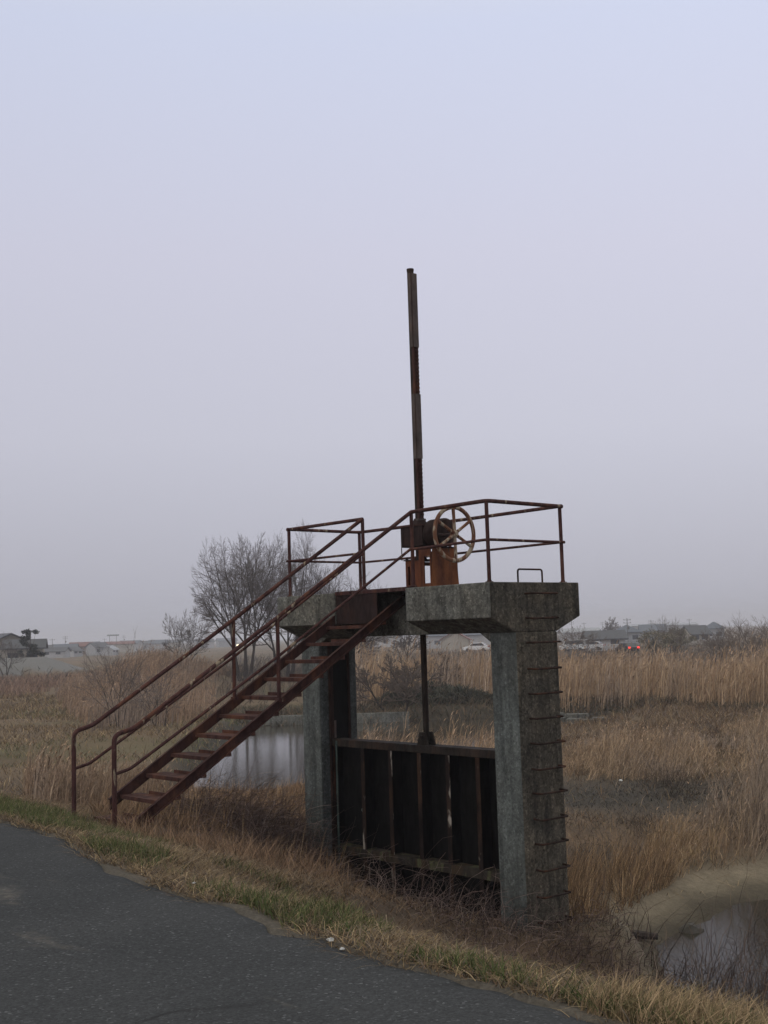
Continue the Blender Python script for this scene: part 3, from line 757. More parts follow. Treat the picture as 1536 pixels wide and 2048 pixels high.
# far reed beds beyond the pool and across the flood plain
def far_beds():
    vg = Veg()
    p = onground(scatter([(-2.2, 66.6), (4, 65.6), (13, 65.0), (16, 59), (25, 55), (42, 56), (46, 84), (20, 88), (-4, 90)], 24000))
    k = clear_of_water(p, .25) & (fbm(p[:, 0], p[:, 1], .16, 41) + .10*(p[:, 1] < 74) > .42) & ~(((p[:, 0]-2.5)/4.2)**2+((p[:, 1]-69)/3.4)**2 < 1)
    p = p[k]; reeds(vg, p, 2.4 - .016*(p[:, 1]-62) + 2.2*(fbm(p[:, 0], p[:, 1], .10, 42)-.5) - .6*np.exp(-((p[:, 0]/p[:, 1]-.255)/.03)**2), .030, 3, (.15, .08), leafw=.034)
    vg.build('reed_bed', 'tall tan reeds filling the far side of the flood plain')
    vg = Veg()
    HP = [(-9.2, 66), (-9.4, 57), (-13, 54), (-17, 66), (-25, 92), (-33, 128), (-30, 140), (-16, 136), (-13.5, 95)]
    p = onground(scatter(HP, 16000))
    p = p[clear_of_water(p, .4) & (fbm(p[:, 0], p[:, 1], .13, 43) > .36) & (rng.random(len(p)) < .25+edge_in(HP, p, 5))]
    reeds(vg, p, (2.5 + .7*(fbm(p[:, 0], p[:, 1], .12, 44)-.5))*edge_in(HP, p, 9), .03, 3, (.14, .09), [(.28, .180, .108), (.235, .150, .092), (.32, .21, .13)], leafw=.036)
    vg.build('reed_bed', 'russet reeds covering the rounded hump at left, beyond the bare sapling')
    vg = Veg()
    vg = Veg()
    p = onground(scatter([(-10, 63.5), (13, 63.5), (16, 58), (24, 55), (24, 63), (14, 69), (-9, 71)], 16000)); p = p[clear_of_water(p, -.3)]; N = len(p)
    vg.blades(p, rng.uniform(.2, .8, N), .035, rng.uniform(0, 6.28, N), rng.uniform(.3, 1.6, N), rng.uniform(-1.5, 1.5, N), pal([(.10, .085, .062), (.075, .07, .05), (.15, .11, .075), (.20, .14, .09), (.065, .065, .045)], N), 2, .3)
    vg.build('rough_grass', 'dark rough scrub along the far bank of the pond')
    vg = Veg()
    # leafless brush between the reeds and the town
    n = 11000; p = onground(scatter([(-34, 138), (-16, 118), (-11, 74), (-3, 74), (-4, 92), (20, 90), (47, 88), (62, 150), (20, 165), (-20, 160)], n)); p = p[fbm(p[:, 0], p[:, 1], .07, 45) > .40]; n = len(p)
    Ln = 5; P = np.empty((n, Ln, 3)); P[:, 0] = p; az = rng.uniform(0, 6.28, n); el = rng.uniform(.7, 1.5, n); stp = rng.uniform(.8, 2.1, n)/Ln
    for k in range(1, Ln):
        az = az + rng.normal(0, .4, n); el = (el - rng.uniform(-.05, .25, n))
        P[:, k] = P[:, k-1] + np.stack([np.cos(az)*np.cos(el)*stp, np.sin(az)*np.cos(el)*stp, np.sin(el)*stp], 1)
    vg.ribbons(P, .045, pal([(.10, .08, .072), (.13, .10, .085), (.16, .12, .095), (.09, .085, .07)], n))
    n = 9000; p = onground(scatter([(-75, 140), (-50, 112), (-16, 118), (-5, 90), (20, 140), (60, 150), (80, 260), (-30, 260), (-28, 165)], n)); n = len(p); P = np.empty((n, Ln, 3)); P[:, 0] = p; az = rng.uniform(0, 6.28, n); el = rng.uniform(.6, 1.5, n); stp = rng.uniform(.6, 1.7, n)/Ln
    for k in range(1, Ln):
        az = az + rng.normal(0, .4, n); el = (el - rng.uniform(-.05, .25, n))
        P[:, k] = P[:, k-1] + np.stack([np.cos(az)*np.cos(el)*stp, np.sin(az)*np.cos(el)*stp, np.sin(el)*stp], 1)
    vg.ribbons(P, .09, pal([(.12, .10, .085), (.16, .125, .10), (.20, .155, .11), (.11, .105, .08)], n))
    vg.build('brush', 'leafless grey-brown brush between the reeds and the far houses')
far_beds()

def near_beds():
    vg = Veg()
    # behind the gate, seen over its top beam
    p = onground(scatter([(-1.2, 24), (2.1, 23), (3.0, 33), (-.9, 34)], 900)); p = p[clear_of_water(p)]
    reeds(vg, p, 1.5, .012, 3, (.25, .1), leafw=.016, hv=.12)
    vg.build('reed_clump', 'feathery pale reeds standing just behind the raised gate')
    vg = Veg()
    for poly, n, hgt in ((gpoly([(1120, 1505), (1300, 1492), (1430, 1500), (1425, 1545), (1330, 1562), (1120, 1566)]), 3000, .95), (gpoly([(1440, 1470), (1720, 1440), (1760, 1560), (1536, 1580), (1450, 1548)]), 2600, 1.0)):
        p = onground(scatter(poly, n)); p = p[fbm(p[:, 0], p[:, 1], .45, 51) > .42]
        reeds(vg, p, hgt*edge_in(poly, p, 2.0), .013, 4, (.5, .3), [(.33, .225, .125), (.28, .185, .105), (.38, .27, .155), (.21, .145, .085)], leafw=.018)
    vg.build('reed_bed', 'leaning tan reeds in the middle distance right of the ladder leg')
    vg = Veg()
    for poly, n, hgt in ((gpoly([(1395, 1655), (1536, 1600), (1800, 1580), (1900, 1690), (1536, 1718), (1420, 1736)]), 2300, 1.75), (gpoly([(1285, 1700), (1390, 1672), (1410, 1738), (1345, 1762), (1290, 1740)]), 700, 1.0)):
        p = onground(scatter(poly, n)); p = p[clear_of_water(p, .1) & (fbm(p[:, 0], p[:, 1], .6, 52) > .40)]
        reeds(vg, p, hgt*edge_in(poly, p, 1.2), .010, 4, (.5, .3), [(.30, .195, .10), (.24, .155, .082), (.35, .24, .13), (.27, .185, .085)], leafw=.013)
    vg.build('reed_clump', 'tall tawny reeds leaning above the muddy bank at right')
    vg = Veg()
    p = onground(scatter(gpoly([(1085, 1880), (1140, 1740), (1290, 1700), (1345, 1710), (1330, 1760), (1220, 1835), (1170, 1870)], -2.3), 3600))
    p = p[clear_of_water(p, .1) & clear_of_gate(p) & (fbm(p[:, 0], p[:, 1], .7, 53) > .40)]
    N = len(p); vg.blades(p, rng.uniform(.25, .8, N), .009, rng.normal(.3, 1, N), rng.uniform(.1, .7, N), rng.uniform(-.8, .8, N), pal(RUSSET+REED[:3], N), 3)
    vg.blades(p, rng.uniform(.2, .5, N), .010, rng.uniform(0, 6.28, N), rng.uniform(.4, 1.3, N), rng.uniform(-1.5, 1.5, N), pal(RUSSET+STRAW, N), 3, .3)
    vg.build('tall_grass', 'russet dead grass growing right beside the ladder leg')
    vg = Veg()
    p = onground(scatter(gpoly([(1000, 1870), (1110, 1500), (1130, 1400), (1560, 1400), (2000, 1640), (1536, 1735), (1400, 1745), (1250, 1830)], -2.4), 42000))
    cx, cy = gp(1265, 1595, -2.5); burnt = (((p[:, 0]-cx)/4.2)**2+((p[:, 1]-cy)/4.0)**2 < 1) & (rng.random(len(p)) < .85)
    p = p[clear_of_water(p, .1) & clear_of_gate(p) & ~burnt & (fbm(p[:, 0], p[:, 1], .8, 54) > .36)]
    N = len(p); far = np.clip(p[:, 1]/20, .8, 3)
    vg.blades(p, rng.uniform(.08, .34, N)*np.sqrt(far), .009*far, rng.uniform(0, 6.28, N), rng.uniform(.3, 1.4, N), rng.uniform(-1.5, 1.5, N), pal(GREY+STRAW[1:2]+RUSSET, N), 2, .25)
    vg.build('rough_grass', 'low dead grass and litter across the right flood plain')
    vg = Veg()
    cx, cy = gp(1265, 1595, -2.5); n = 5000; p = onground(np.stack([cx + rng.normal(0, 2.6, n), cy + rng.normal(0, 2.4, n)], 1)); p = p[clear_of_water(p, .1)]; n = len(p)
    vg.blades(p, rng.uniform(.03, .14, n), .016, rng.uniform(0, 6.28, n), rng.uniform(.3, 1.8, n), rng.uniform(-1.5, 1.5, n), pal([(.06, .055, .045), (.09, .078, .06), (.13, .11, .08), (.045, .042, .038)], n, .3), 2, .3)
    vg.build('stubble', 'dark low stubble on the bare patch of the right plain')
    vg = Veg()
    # flattened stalks and twigs lying on the mud
    p = onground(scatter(DITCH_BED, 2200)); nd = sdist(DITCH, p[:, 0], p[:, 1]); p = p[(nd > .1) & (rng.random(len(p)) < np.clip(nd*.6, .08, .8))]; N = len(p)
    vg.blades(p, rng.uniform(.05, .35, N), .012, rng.uniform(0, 6.28, N), rng.uniform(1.6, 3.2, N), rng.uniform(-1.5, 1.5, N), pal(STRAW+RUSSET+GREY, N, .3), 2, .8)
    vg.build('mud_litter', 'flattened stalks and twigs lying on the mud bank')
    vg = Veg()
    p = onground(scatter([(-28, 92), (-62, 118), (-75, 150), (-34, 146)], 9000)); N = len(p)
    vg.blades(p, rng.uniform(.3, 1.0, N), .07, rng.uniform(0, 6.28, N), rng.uniform(.1, .9, N), rng.uniform(-1, 1, N), pal([(.24, .155, .11), (.19, .125, .095), (.28, .19, .14)], N), 2)
    vg.build('rough_grass', 'russet rough grass below the grey embankment at far left')
    vg = Veg()
    # brown grass on the slope left of the left leg, down to the pool
    p = onground(scatter([(-2.6, 12.6), (-1.6, 12.0), (-.4, 14.5), (-1.0, 20), (-1.2, 27), (-1.5, 35), (-6.0, 36), (-6.2, 30), (-4.6, 20), (-3.6, 15)], 34000))
    p = p[clear_of_water(p, -.1) & clear_of_gate(p) & (fbm(p[:, 0], p[:, 1], .7, 55) > .3)]
    N = len(p); far = np.clip(p[:, 1]/16, .8, 2.4)
    vg.blades(p, rng.uniform(.10, .36, N)*np.where(p[:, 1] > 26, .6, 1), .008*far, rng.uniform(0, 6.28, N), rng.uniform(.2, 1.2, N), rng.uniform(-1, 1, N), pal(RUSSET+[(.30, .19, .12), (.26, .165, .105)], N), 3)
    m = (rng.random(N) < .06) & (p[:, 1] > 14.5); q = p[m]; N = len(q)
    vg.blades(q, rng.uniform(.3, .6, N), .008, rng.normal(.2, 1, N), rng.uniform(.05, .5, N), rng.uniform(-1, 1, N), pal(REED, N), 3)
    vg.build('rough_grass', 'brown dead grass on the slope under the staircase down to the pond')
    vg = Veg()
    p = onground(scatter([(-5.0, 17.4), (-3.2, 17.6), (-3.9, 21.5), (-5.6, 24), (-7.0, 23.5), (-5.9, 20)], 1700))
    p = p[fbm(p[:, 0], p[:, 1], .6, 57) > .42]
    reeds(vg, p, .68, .010, 3, (.15, .1), [(.38, .265, .17), (.32, .215, .135), (.26, .165, .105)], leafw=.013)
    vg.build('reed_clump', 'pale dry reed tufts behind the foot of the staircase')
    vg = Veg()
    p = onground(scatter([(-4.5, 13.5), (-6.5, 21), (-6.2, 36), (-6.6, 46), (-7.6, 66), (-34, 108), (-60, 120), (-34, 60), (-16, 30), (-6.5, 15.5)], 70000))
    p = p[clear_of_water(p, .2) & (fbm(p[:, 0]*.6, p[:, 1]*1.6, .3, 56) > .36)]
    N = len(p); far = np.clip(p[:, 1]/22, .7, 4)
    g = fbm(p[:, 0]*.4, p[:, 1]*1.5, .12, 23); col = pal(STRAW+GREY+RUSSET[2:3], N)*.85; gm = (g > .60) & (rng.random(N) < .4); col[gm] = pal(GREEN[2:], int(gm.sum()))
    vg.blades(p, rng.uniform(.05, .26, N)*far**.5, .012*far, rng.uniform(0, 6.28, N), rng.uniform(.4, 1.4, N), rng.uniform(-1.5, 1.5, N), col, 2, .2)
    vg.build('field_grass', 'short straw-coloured grass on the field at far left')
near_beds()

def plain_weeds():
    vg = Veg()
    for px0, px1, py0, py1, n, hh, w in ((1140, 1560, 1440, 1490, 420, .8, .016), (1300, 1470, 1560, 1615, 260, .7, .012), (1130, 1330, 1650, 1760, 300, .6, .009), (1380, 1600, 1480, 1530, 260, .9, .014), (1150, 1560, 1395, 1430, 420, 1.2, .025), (1440, 1600, 1640, 1720, 180, .9, .010)):
        poly = gpoly([(px0, py1), (px0, py0), (px1, py0), (px1, py1)]); c = scatter(poly, max(6, n//14)); k = rng.integers(0, len(c), n)
        xy = c[k] + rng.normal(0, .22, (n, 2)); p = onground(xy); p = p[clear_of_water(p, .1)]; n = len(p); Ln = 6
        P = np.empty((n, Ln, 3)); P[:, 0] = p; az = rng.uniform(0, 6.28, n); el = rng.uniform(.5, 1.5, n); stp = hh*rng.uniform(.5, 1.4, n)/Ln
        for j in range(1, Ln):
            az = az + rng.normal(0, .4, n); el = el - rng.uniform(-.1, .35, n)
            P[:, j] = P[:, j-1] + np.stack([np.cos(az)*np.cos(el)*stp, np.sin(az)*np.cos(el)*stp, np.sin(el)*stp], 1)
        vg.ribbons(P, w*rng.uniform(.7, 1.3, n), pal([(.07, .055, .045), (.10, .078, .062), (.13, .10, .08), (.055, .052, .04)], n))
    vg.build('weed_thicket', 'dark dead weeds scattered between the reed clumps on the right plain')
plain_weeds()

def verge():
    def strip(n, d0, d1, s0=2.0, s1=18.5):
        s = rng.uniform(s0, s1, n); d = d0 + (d1-d0)*rng.random(n)**1.0; t = road_edge(s) + d
        x = -SN*s + CS*t; y = CS*s + SN*t
        p = onground(np.stack([x, y], 1)); k = clear_of_gate(p) & (y > 2.0) & (np.abs(x) < .36*y+.8)
        return p[k], s[k], d[k]
    # dry matted straw
    vg = Veg()
    p, s, d = strip(150000, -.05, 3.0)
    k = fbm(p[:, 0], p[:, 1], 1.3, 61) + .22*(d > .12) - .08*(d > 1.5) > .44; p, d = p[k], d[k]; N = len(p)
    vg.blades(p, rng.uniform(.03, .13, N), .0050, rng.uniform(0, 6.28, N), rng.uniform(.6, 2.2, N), rng.uniform(-1.6, 1.6, N), pal(STRAW+GREY+RUSSET[:2], N, .3)*.8, 3, .45)
    vg.build('dry_verge_grass', 'matted dry straw grass along the road edge')
    vg = Veg()
    p, s, d = strip(105000, .08, 2.2)
    k = sstep(.52, .66, fbm(p[:, 0], p[:, 1], 1.25, 62) + .13*((s > 9.8) & (d < 1.5))) > rng.random(len(p))*1.15; p = p[k]; N = len(p)
    vg.blades(p, rng.uniform(.04, .15, N), .0065, rng.uniform(0, 6.28, N), rng.uniform(.1, .9, N), rng.uniform(-1.6, 1.6, N), pal(GREEN, N, .25), 3, .15)
    vg.build('green_verge_grass', 'patches of short green grass on the road verge')
    # the tall blond fringe at the right end of the verge
    vg = Veg()
    p, s, d = strip(7000, .05, .7, 1.5, 3.5); N = len(p)
    vg.blades(p, rng.uniform(.06, .24, N), .0045, rng.normal(.4, 1.2, N), rng.uniform(.2, 1.3, N), rng.uniform(-1.5, 1.5, N), pal([(.30, .215, .125), (.25, .18, .105), (.35, .25, .15), (.17, .135, .07)], N), 3, .25)
    vg.build('blond_verge_grass', 'longer blond grass fringe at the right end of the road verge')
    # lower slope: russet stalks and leaf litter
    vg = Veg()
    p, s, d = strip(80000, 1.4, 7.5, 1.5, 22)
    p = p[clear_of_water(p, .1) & (fbm(p[:, 0], p[:, 1], .9, 63) > .33)]; N = len(p)
    vg.blades(p, rng.uniform(.05, .20, N), .0065, rng.uniform(0, 6.28, N), rng.uniform(.5, 1.9, N), rng.uniform(-1.6, 1.6, N), pal(RUSSET+RUSSET+GREY, N, .3)*.85, 3, .3)
    vg.build('slope_litter', 'russet dead stalks and litter on the slope below the verge')
    # straw ends lying flat on the asphalt edge
verge()

def brambles():
    vg = Veg(); N0 = 5200
    def patch(n, u0, u1, v0, v1, hmax, lenr=(.35, 1.1), w=.0055, pals=None):
        u = rng.uniform(u0, u1, n); v = rng.uniform(v0, v1, n)
        x = P0[0]-SN*u+CS*v; y = P0[1]+CS*u+SN*v; z = H(x, y); Ln = 8
        P = np.empty((n, Ln, 3)); P[:, 0] = np.stack([x, y, z], 1)
        az = rng.uniform(0, 6.28, n); el = rng.uniform(.5, 1.5, n); step = rng.uniform(*lenr, n)*(.55+.9*fbm(x, y, 1.1, 64))/Ln
        for k in range(1, Ln):
            az = az + rng.normal(0, .40, n); el = el - rng.uniform(-.10, .42, n)
            P[:, k, 0] = P[:, k-1, 0] + np.cos(az)*np.cos(el)*step; P[:, k, 1] = P[:, k-1, 1] + np.sin(az)*np.cos(el)*step
            P[:, k, 2] = np.maximum(P[:, k-1, 2] + np.sin(el)*step, z - .05)
        # nothing may poke through the legs or the gate
        dx, dy = P[..., 0]-P0[0], P[..., 1]-P0[1]; uu = -SN*dx+CS*dy; vv = CS*dx+SN*dy
        ok = ~(((vv > .38) & (vv < 1.2) & (uu > -.06) & (uu < LEN+.06)).any(1))
        P = P[ok]; vg.ribbons(P, rng.uniform(.6, 1.4, len(P))*w, pal(pals or [(.12, .085, .075), (.15, .105, .09), (.22, .165, .14), (.07, .052, .048)], len(P), .35))
        return P
    patch(2400, 2.9, 5.4, -1.3, .34, .6, (.7, 1.7), .0075)     # by the left leg
    patch(750, .2, 2.6, -1.3, .2, .6, (.5, 1.2), .0075)      # in front of the gate
    patch(160, .6, 2.4, -.7, .3, 1.0, (1.0, 1.8), .0085)       # taller sprays
    patch(1200, -2.6, .4, -1.8, .3, .4, (.35, .9), .007)       # before the near leg and to the right
    patch(500, -1.6, -.1, .3, 1.6, .4, (.3, .8), .007)
    patch(1500, -4.8, -2.0, -3.0, .8, .4, (.5, 1.2), .007)
    patch(900, 4.6, 8.0, -2.2, 1.5, .4, (.3, .9), .006)
    patch(700, 1.0, 5.0, -2.8, -1.2, .3, (.2, .5), .006)
    vg.build('bramble_thicket', 'tangle of bare purple-brown bramble stems around the foot of the gate')
    # dead sprays with buds standing in front of the gate
brambles()

def weed_stems():
    # bare branched weeds rising before the right end of the bank, over the ditch
    vg = Veg(); xs = []
    for (px, py, z, n) in ((1400, 1965, -2.75, 70), (1460, 1980, -2.7, 110), (1510, 1945, -2.8, 110), (1545, 1890, -2.9, 80), (1340, 1950, -2.7, 60), (1570, 1960, -2.8, 110), (1550, 1835, -2.95, 50), (1530, 2000, -2.6, 130)):
        cx, cy = gp(px, py, z)
        x = cx + rng.normal(0, .35, n); y = cy + rng.normal(0, .35, n); zz = H(x, y); Ln = 7
        P = np.empty((n, Ln, 3)); P[:, 0] = np.stack([x, y, zz], 1); az = rng.uniform(0, 6.28, n); el = rng.uniform(.8, 1.5, n); step = rng.uniform(.5, 1.5, n)/Ln
        for k in range(1, Ln):
            az = az+rng.normal(0, .35, n); el = el-rng.uniform(0, .22, n)
            P[:, k] = P[:, k-1] + np.stack([np.cos(az)*np.cos(el)*step, np.sin(az)*np.cos(el)*step, np.sin(el)*step], 1)
        xs.append(P)
    P = np.concatenate(xs); vg.ribbons(P, rng.uniform(.006, .012, len(P)), pal([(.065, .045, .04), (.12, .08, .06), (.17, .12, .085)], len(P)))
    vg.build('weed_thicket', 'bare branching weeds standing over the ditch at lower right')
weed_stems()

def dark_mound():
    vg = Veg(); n = 5200; a = rng.uniform(0, 6.28, n); r = np.sqrt(rng.random(n))
    x = 2.5+3.6*r*np.cos(a); y = 69.0+2.6*r*np.sin(a); p = onground(np.stack([x, y], 1)); p[:, 2] += 1.3*(1-r*r)*rng.random(n)*fbm(x, y, .8, 77)
    vg.blades(p, rng.uniform(.3, .7, n), .05, rng.uniform(0, 6.28, n), rng.uniform(.4, 1.6, n), rng.uniform(-1.5, 1.5, n), pal([(.060, .062, .045), (.075, .07, .052), (.05, .055, .04), (.10, .085, .06)], n), 3, .5)
    o = vg.build('low_bush', 'dark low bush on the far bank seen under the beam', None); del o['kind']; o['category'] = 'bush'
dark_mound()

def leafy(name, px, dist, w, h, label, cols, cat, base=None, n=2600, leaf=.16, conifer=False, seed=1):
    R = random.Random(seed); x, y = place(px, dist); z = Hs(x, y) if base is None else base
    root = thing(name, (x, y, z), R.uniform(0, 6), label, cat); tb = MB(); vg = Veg()
    lobes = []
    nst = 1 if conifer else 5
    for k in range(nst):
        a = 6.28*k/nst; d = Vector((math.cos(a)*.5*(not conifer), math.sin(a)*.5*(not conifer), 1)).normalized()
        tb.tube([(0, 0, -.2), d*h*.35, d*h*.7 + Vector((R.uniform(-.2, .2), 0, 0)), d*h*(.95 if conifer else .85)], [.12, .09, .06, .02], 6)
    nl = 26 if not conifer else 36
    for k in range(nl):
        t = R.random(); rad = (w/2)*math.sqrt(max(.08, 1-(2*abs(t-.45))**2*.8)) if not conifer else (w/2)*(1.05-.75*abs(t-.4))
        a = R.uniform(0, 6.28); rr = rad*math.sqrt(R.random()); lobes.append((math.cos(a)*rr, math.sin(a)*rr, h*(.18+.74*t), R.uniform(.16, .30)*w*.6))
        tb.tube([(0, 0, h*(.1+.3*t)), Vector(lobes[-1][:3])], [.04, .012], 4, False)
    L_ = np.array(lobes); k = rng.integers(0, nl, n); dv = rng.normal(0, 1, (n, 3)); dv /= np.linalg.norm(dv, axis=1, keepdims=True); q = L_[k, :3] + dv*(L_[k, 3:4]*rng.random((n, 1))**.5)*np.array([1, 1, .7])
    vg.blades(q, rng.uniform(.6, 1.4, n)*leaf*1.6, leaf, rng.uniform(0, 6.28, n), rng.uniform(.2, 1.8, n), rng.uniform(-1.6, 1.6, n), pal(cols, n, .3), 2, .3)
    tb.build('stems' if not conifer else 'trunk', M['bark'], root)
    o = vg.build('foliage' if not conifer else 'crown', None); del o['kind']; o.parent = root
    return root


# ------------------------------------------------------------------ bare trees
def make_tree(name, loc, height, spread, label, seed, stems=1, rmin=.014, depth=6, mat='bark', twig='twig', up=.25, cat='tree', group=None, first=.22, kids=(3, 4), r0=None, stem_tilt=.35, width=None, shoots=None):
    R = random.Random(seed); root = thing(name, loc, R.uniform(0, 6.28), label, cat, group)
    tr, cw = MB(), MB()
    r0 = r0 or height*.016
    def grow(p, d, ln, r, lev):
        n = 5 if lev < 3 else 4; pts = [p]; rs = [r]; dd = d.copy(); q = p.copy()
        for k in range(n):
            wob = .05 + .02*lev
            dd = (dd + Vector((R.gauss(0, wob), R.gauss(0, wob), R.gauss(0, wob*.5) + up*.12))).normalized()
            q = q + dd*(ln/n); pts.append(q.copy()); rs.append(max(r*(1-.5*(k+1)/n), rmin*.7))
        (tr if lev < 2 else cw).tube(pts, rs, 7 if lev < 2 else (5 if lev < 3 else 3), lev < 1)
        if lev >= depth: return
        nk = (shoots or (5, 6, 5, 5, 4))[lev]; nk = max(2, nk + R.randint(-1, 1)); az0 = R.uniform(0, 6.28)
        for j in range(nk):
            lo = .45 if lev == 0 else .18
            f = min(lo + (1-lo)*(j+1)/nk + R.uniform(-.05, .02), 1); i = min(int(f*n), n-1); t = f*n-i
            b = pts[i].lerp(pts[i+1], min(t, 1)); az = az0 + 2.4*j + R.uniform(-.4, .4); tilt = R.uniform(.45, .95 if lev < 2 else .8)*(.35 if j == nk-1 else 1)
            base = (pts[i+1]-pts[i]).normalized(); o1 = base.orthogonal().normalized(); o2 = base.cross(o1)
            nd = (base*math.cos(tilt) + (o1*math.cos(az)+o2*math.sin(az))*math.sin(tilt)); nd.x *= spread; nd.y *= spread
            if nd.z < -.1: nd.z *= .3
            rat = (.95 if lev == 0 else .56)*(1.15-.55*f if lev else 1)*R.uniform(.8, 1.15)
            grow(b, nd.normalized(), ln*rat, max(rs[i+1]*R.uniform(.5, .72), rmin), lev+1)
    for s_ in range(stems):
        a = 2*math.pi*s_/max(stems, 1) + R.uniform(-.4, .4); tl = stem_tilt*R.uniform(.5, 1.2) if stems > 1 else R.uniform(0, .06)
        d = Vector((math.cos(a)*tl, math.sin(a)*tl, 1)).normalized()
        grow(Vector((math.cos(a)*.2*(stems > 1), math.sin(a)*.2*(stems > 1), -.3)), d, height*first*R.uniform(.9, 1.15), r0*R.uniform(.75, 1.1), 0)
    # settle the true height
    zmax = max(v[2] for v in cw.v) if cw.v else 1; k = height/zmax
    kw = k
    if width:
        rad = sorted(math.hypot(v[0], v[1]) for v in cw.v); kw = width*.5/rad[int(len(rad)*.97)]
    zb = height*.18
    for b in (tr, cw):
        nv = []
        for v in b.v:
            z = v[2]*k; g = k + (kw-k)*min(max(z, 0)/zb, 1); nv.append((v[0]*g, v[1]*g, z))
        b.v = nv
    tr.build('trunk', M[mat], root, 0, True); cw.build('crown', M[twig], root)
    return root

def place(px, dist, py_base=None):
    """ground point seen at image column px and this distance"""
    x0, y0 = gp(px, 1400, -2.5); k = dist/y0; return x0*k, dist

def gtree(px, dist, *a, **kw):
    x, y = place(px, dist); z = Hs(x, y); return make_tree(kw.pop('name', 'bare_tree'), (x, y, z), *a, **kw)

BT = dict(depth=4, rmin=.010, first=.40, up=.16, r0=.20, shoots=(7, 9, 8, 6))
gtree(490, 100, 12.3, 1.12, 'tall bare spreading tree behind the middle of the staircase, left of the platform', 3, stems=3, stem_tilt=.62, width=9.6, **BT)
gtree(575, 103, 13.7, 1.1, 'tallest bare tree, its crown showing behind the left railing corner', 11, stems=3, stem_tilt=.55, width=9.2, **BT)
gtree(674, 106, 13.2, 1.12, 'bare spreading tree whose crown fills the stair opening of the railing', 23, stems=4, stem_tilt=.62, width=10.6, **BT)
gtree(372, 118, 7.4, 1.15, 'smaller bare tree left of the tall trees beside the upper handrail', 31, stems=2, depth=4, rmin=.014, first=.38, up=.3, r0=.12, width=5.2, shoots=(6, 7, 6, 5))
gtree(316, 57, 3.4, 1.15, 'bare grey sapling behind the lower handrails, right of its twin', 41, name='bare_sapling', stems=3, depth=3, rmin=.006, r0=.03, first=.45, shoots=(6, 6, 5), up=.15, width=3.0)
gtree(232, 57, 4.6, 1.2, 'bare grey sapling seen between the two lowest handrail posts', 43, name='bare_sapling', stems=4, depth=3, rmin=.006, r0=.03, first=.45, shoots=(6, 6, 5), up=.12, stem_tilt=.5, width=4.4)
gtree(722, 112, 4.6, 1.1, 'small bare tree under the platform beam beside the left leg', 47, depth=4, rmin=.018, first=.35)
gtree(815, 140, 6.2, 1.15, 'small bare tree seen left of the lifting stem under the beam', 53, depth=5, rmin=.02, first=.3)
gtree(880, 75, 3.0, 1.2, 'thin bare bush among the reeds right of the lifting stem', 59, name='bare_bush', stems=3, depth=4, rmin=.012, r0=.04, first=.3, twig='shrubtwig')
gtree(800, 66, 3.0, 1.2, 'bare bush leaning across the lifting stem above the dark bank', 61, name='bare_bush', stems=3, depth=4, rmin=.012, r0=.04, first=.3, twig='shrubtwig', stem_tilt=.8)

OLIVE = [(.13, .12, .075), (.17, .145, .095), (.11, .11, .07), (.19, .155, .11)]  # lightened so that distance haze is part of the foliage colour
leafy('olive_bush', 1312, 165, 6.2, 3.6, 'rounded olive-brown bush beside the dark car', OLIVE, 'bush', seed=2, leaf=.12, n=3200)
leafy('olive_bush', 1358, 172, 6.0, 3.9, 'broad olive-brown bush left of the cream gabled house', OLIVE, 'bush', seed=3, leaf=.12, n=3200)
gtree(1340, 168, 5.9, 1.2, 'bare rounded tree rising out of the olive bushes', 71, stems=4, depth=3, rmin=.013, first=.42, shoots=(6, 8, 6), twig='shrubtwig', width=4.6)
gtree(1440, 130, 4.6, 1.2, 'bare spreading shrub right of the cream gabled house', 73, name='bare_bush', stems=5, twig='shrubtwig', depth=3, rmin=.012, r0=.06, first=.42, shoots=(6, 7, 5), stem_tilt=.6)
gtree(1505, 112, 5.4, 1.2, 'tallest bare shrub at the right edge of the photo', 79, name='bare_bush', stems=5, twig='shrubtwig', depth=3, rmin=.011, r0=.06, first=.42, shoots=(6, 7, 5), stem_tilt=.55)
gtree(1550, 125, 5.0, 1.2, 'bare shrub cut by the right edge of the photo', 83, name='bare_bush', stems=4, twig='shrubtwig', depth=3, rmin=.012, r0=.06, first=.42, shoots=(6, 7, 5), stem_tilt=.5)
gtree(1165, 175, 4.6, 1.25, 'grey bare thicket bush beside the platform right edge', 89, name='bare_bush', stems=5, twig='shrubtwig', depth=3, rmin=.014, r0=.06, first=.42, shoots=(6, 7, 5), stem_tilt=.6)
gtree(1228, 320, 7.0, 1.2, 'bare tree left of the hip-roofed house', 97, stems=3, depth=4, rmin=.03, first=.3, kids=(3, 4))
gtree(12, 150, 5.6, 1.2, 'bare tree in front of the two-storey house at the left edge', 101, stems=3, depth=3, rmin=.014, first=.42, shoots=(6, 7, 6))
leafy('pine_tree', 62, 170, 3.0, 6.2, 'dark evergreen pine beside the low cream outbuilding', [(.035, .045, .035), (.045, .055, .042), (.028, .035, .03)], 'tree', base=-2.2, n=4200, leaf=.17, conifer=True, seed=5)


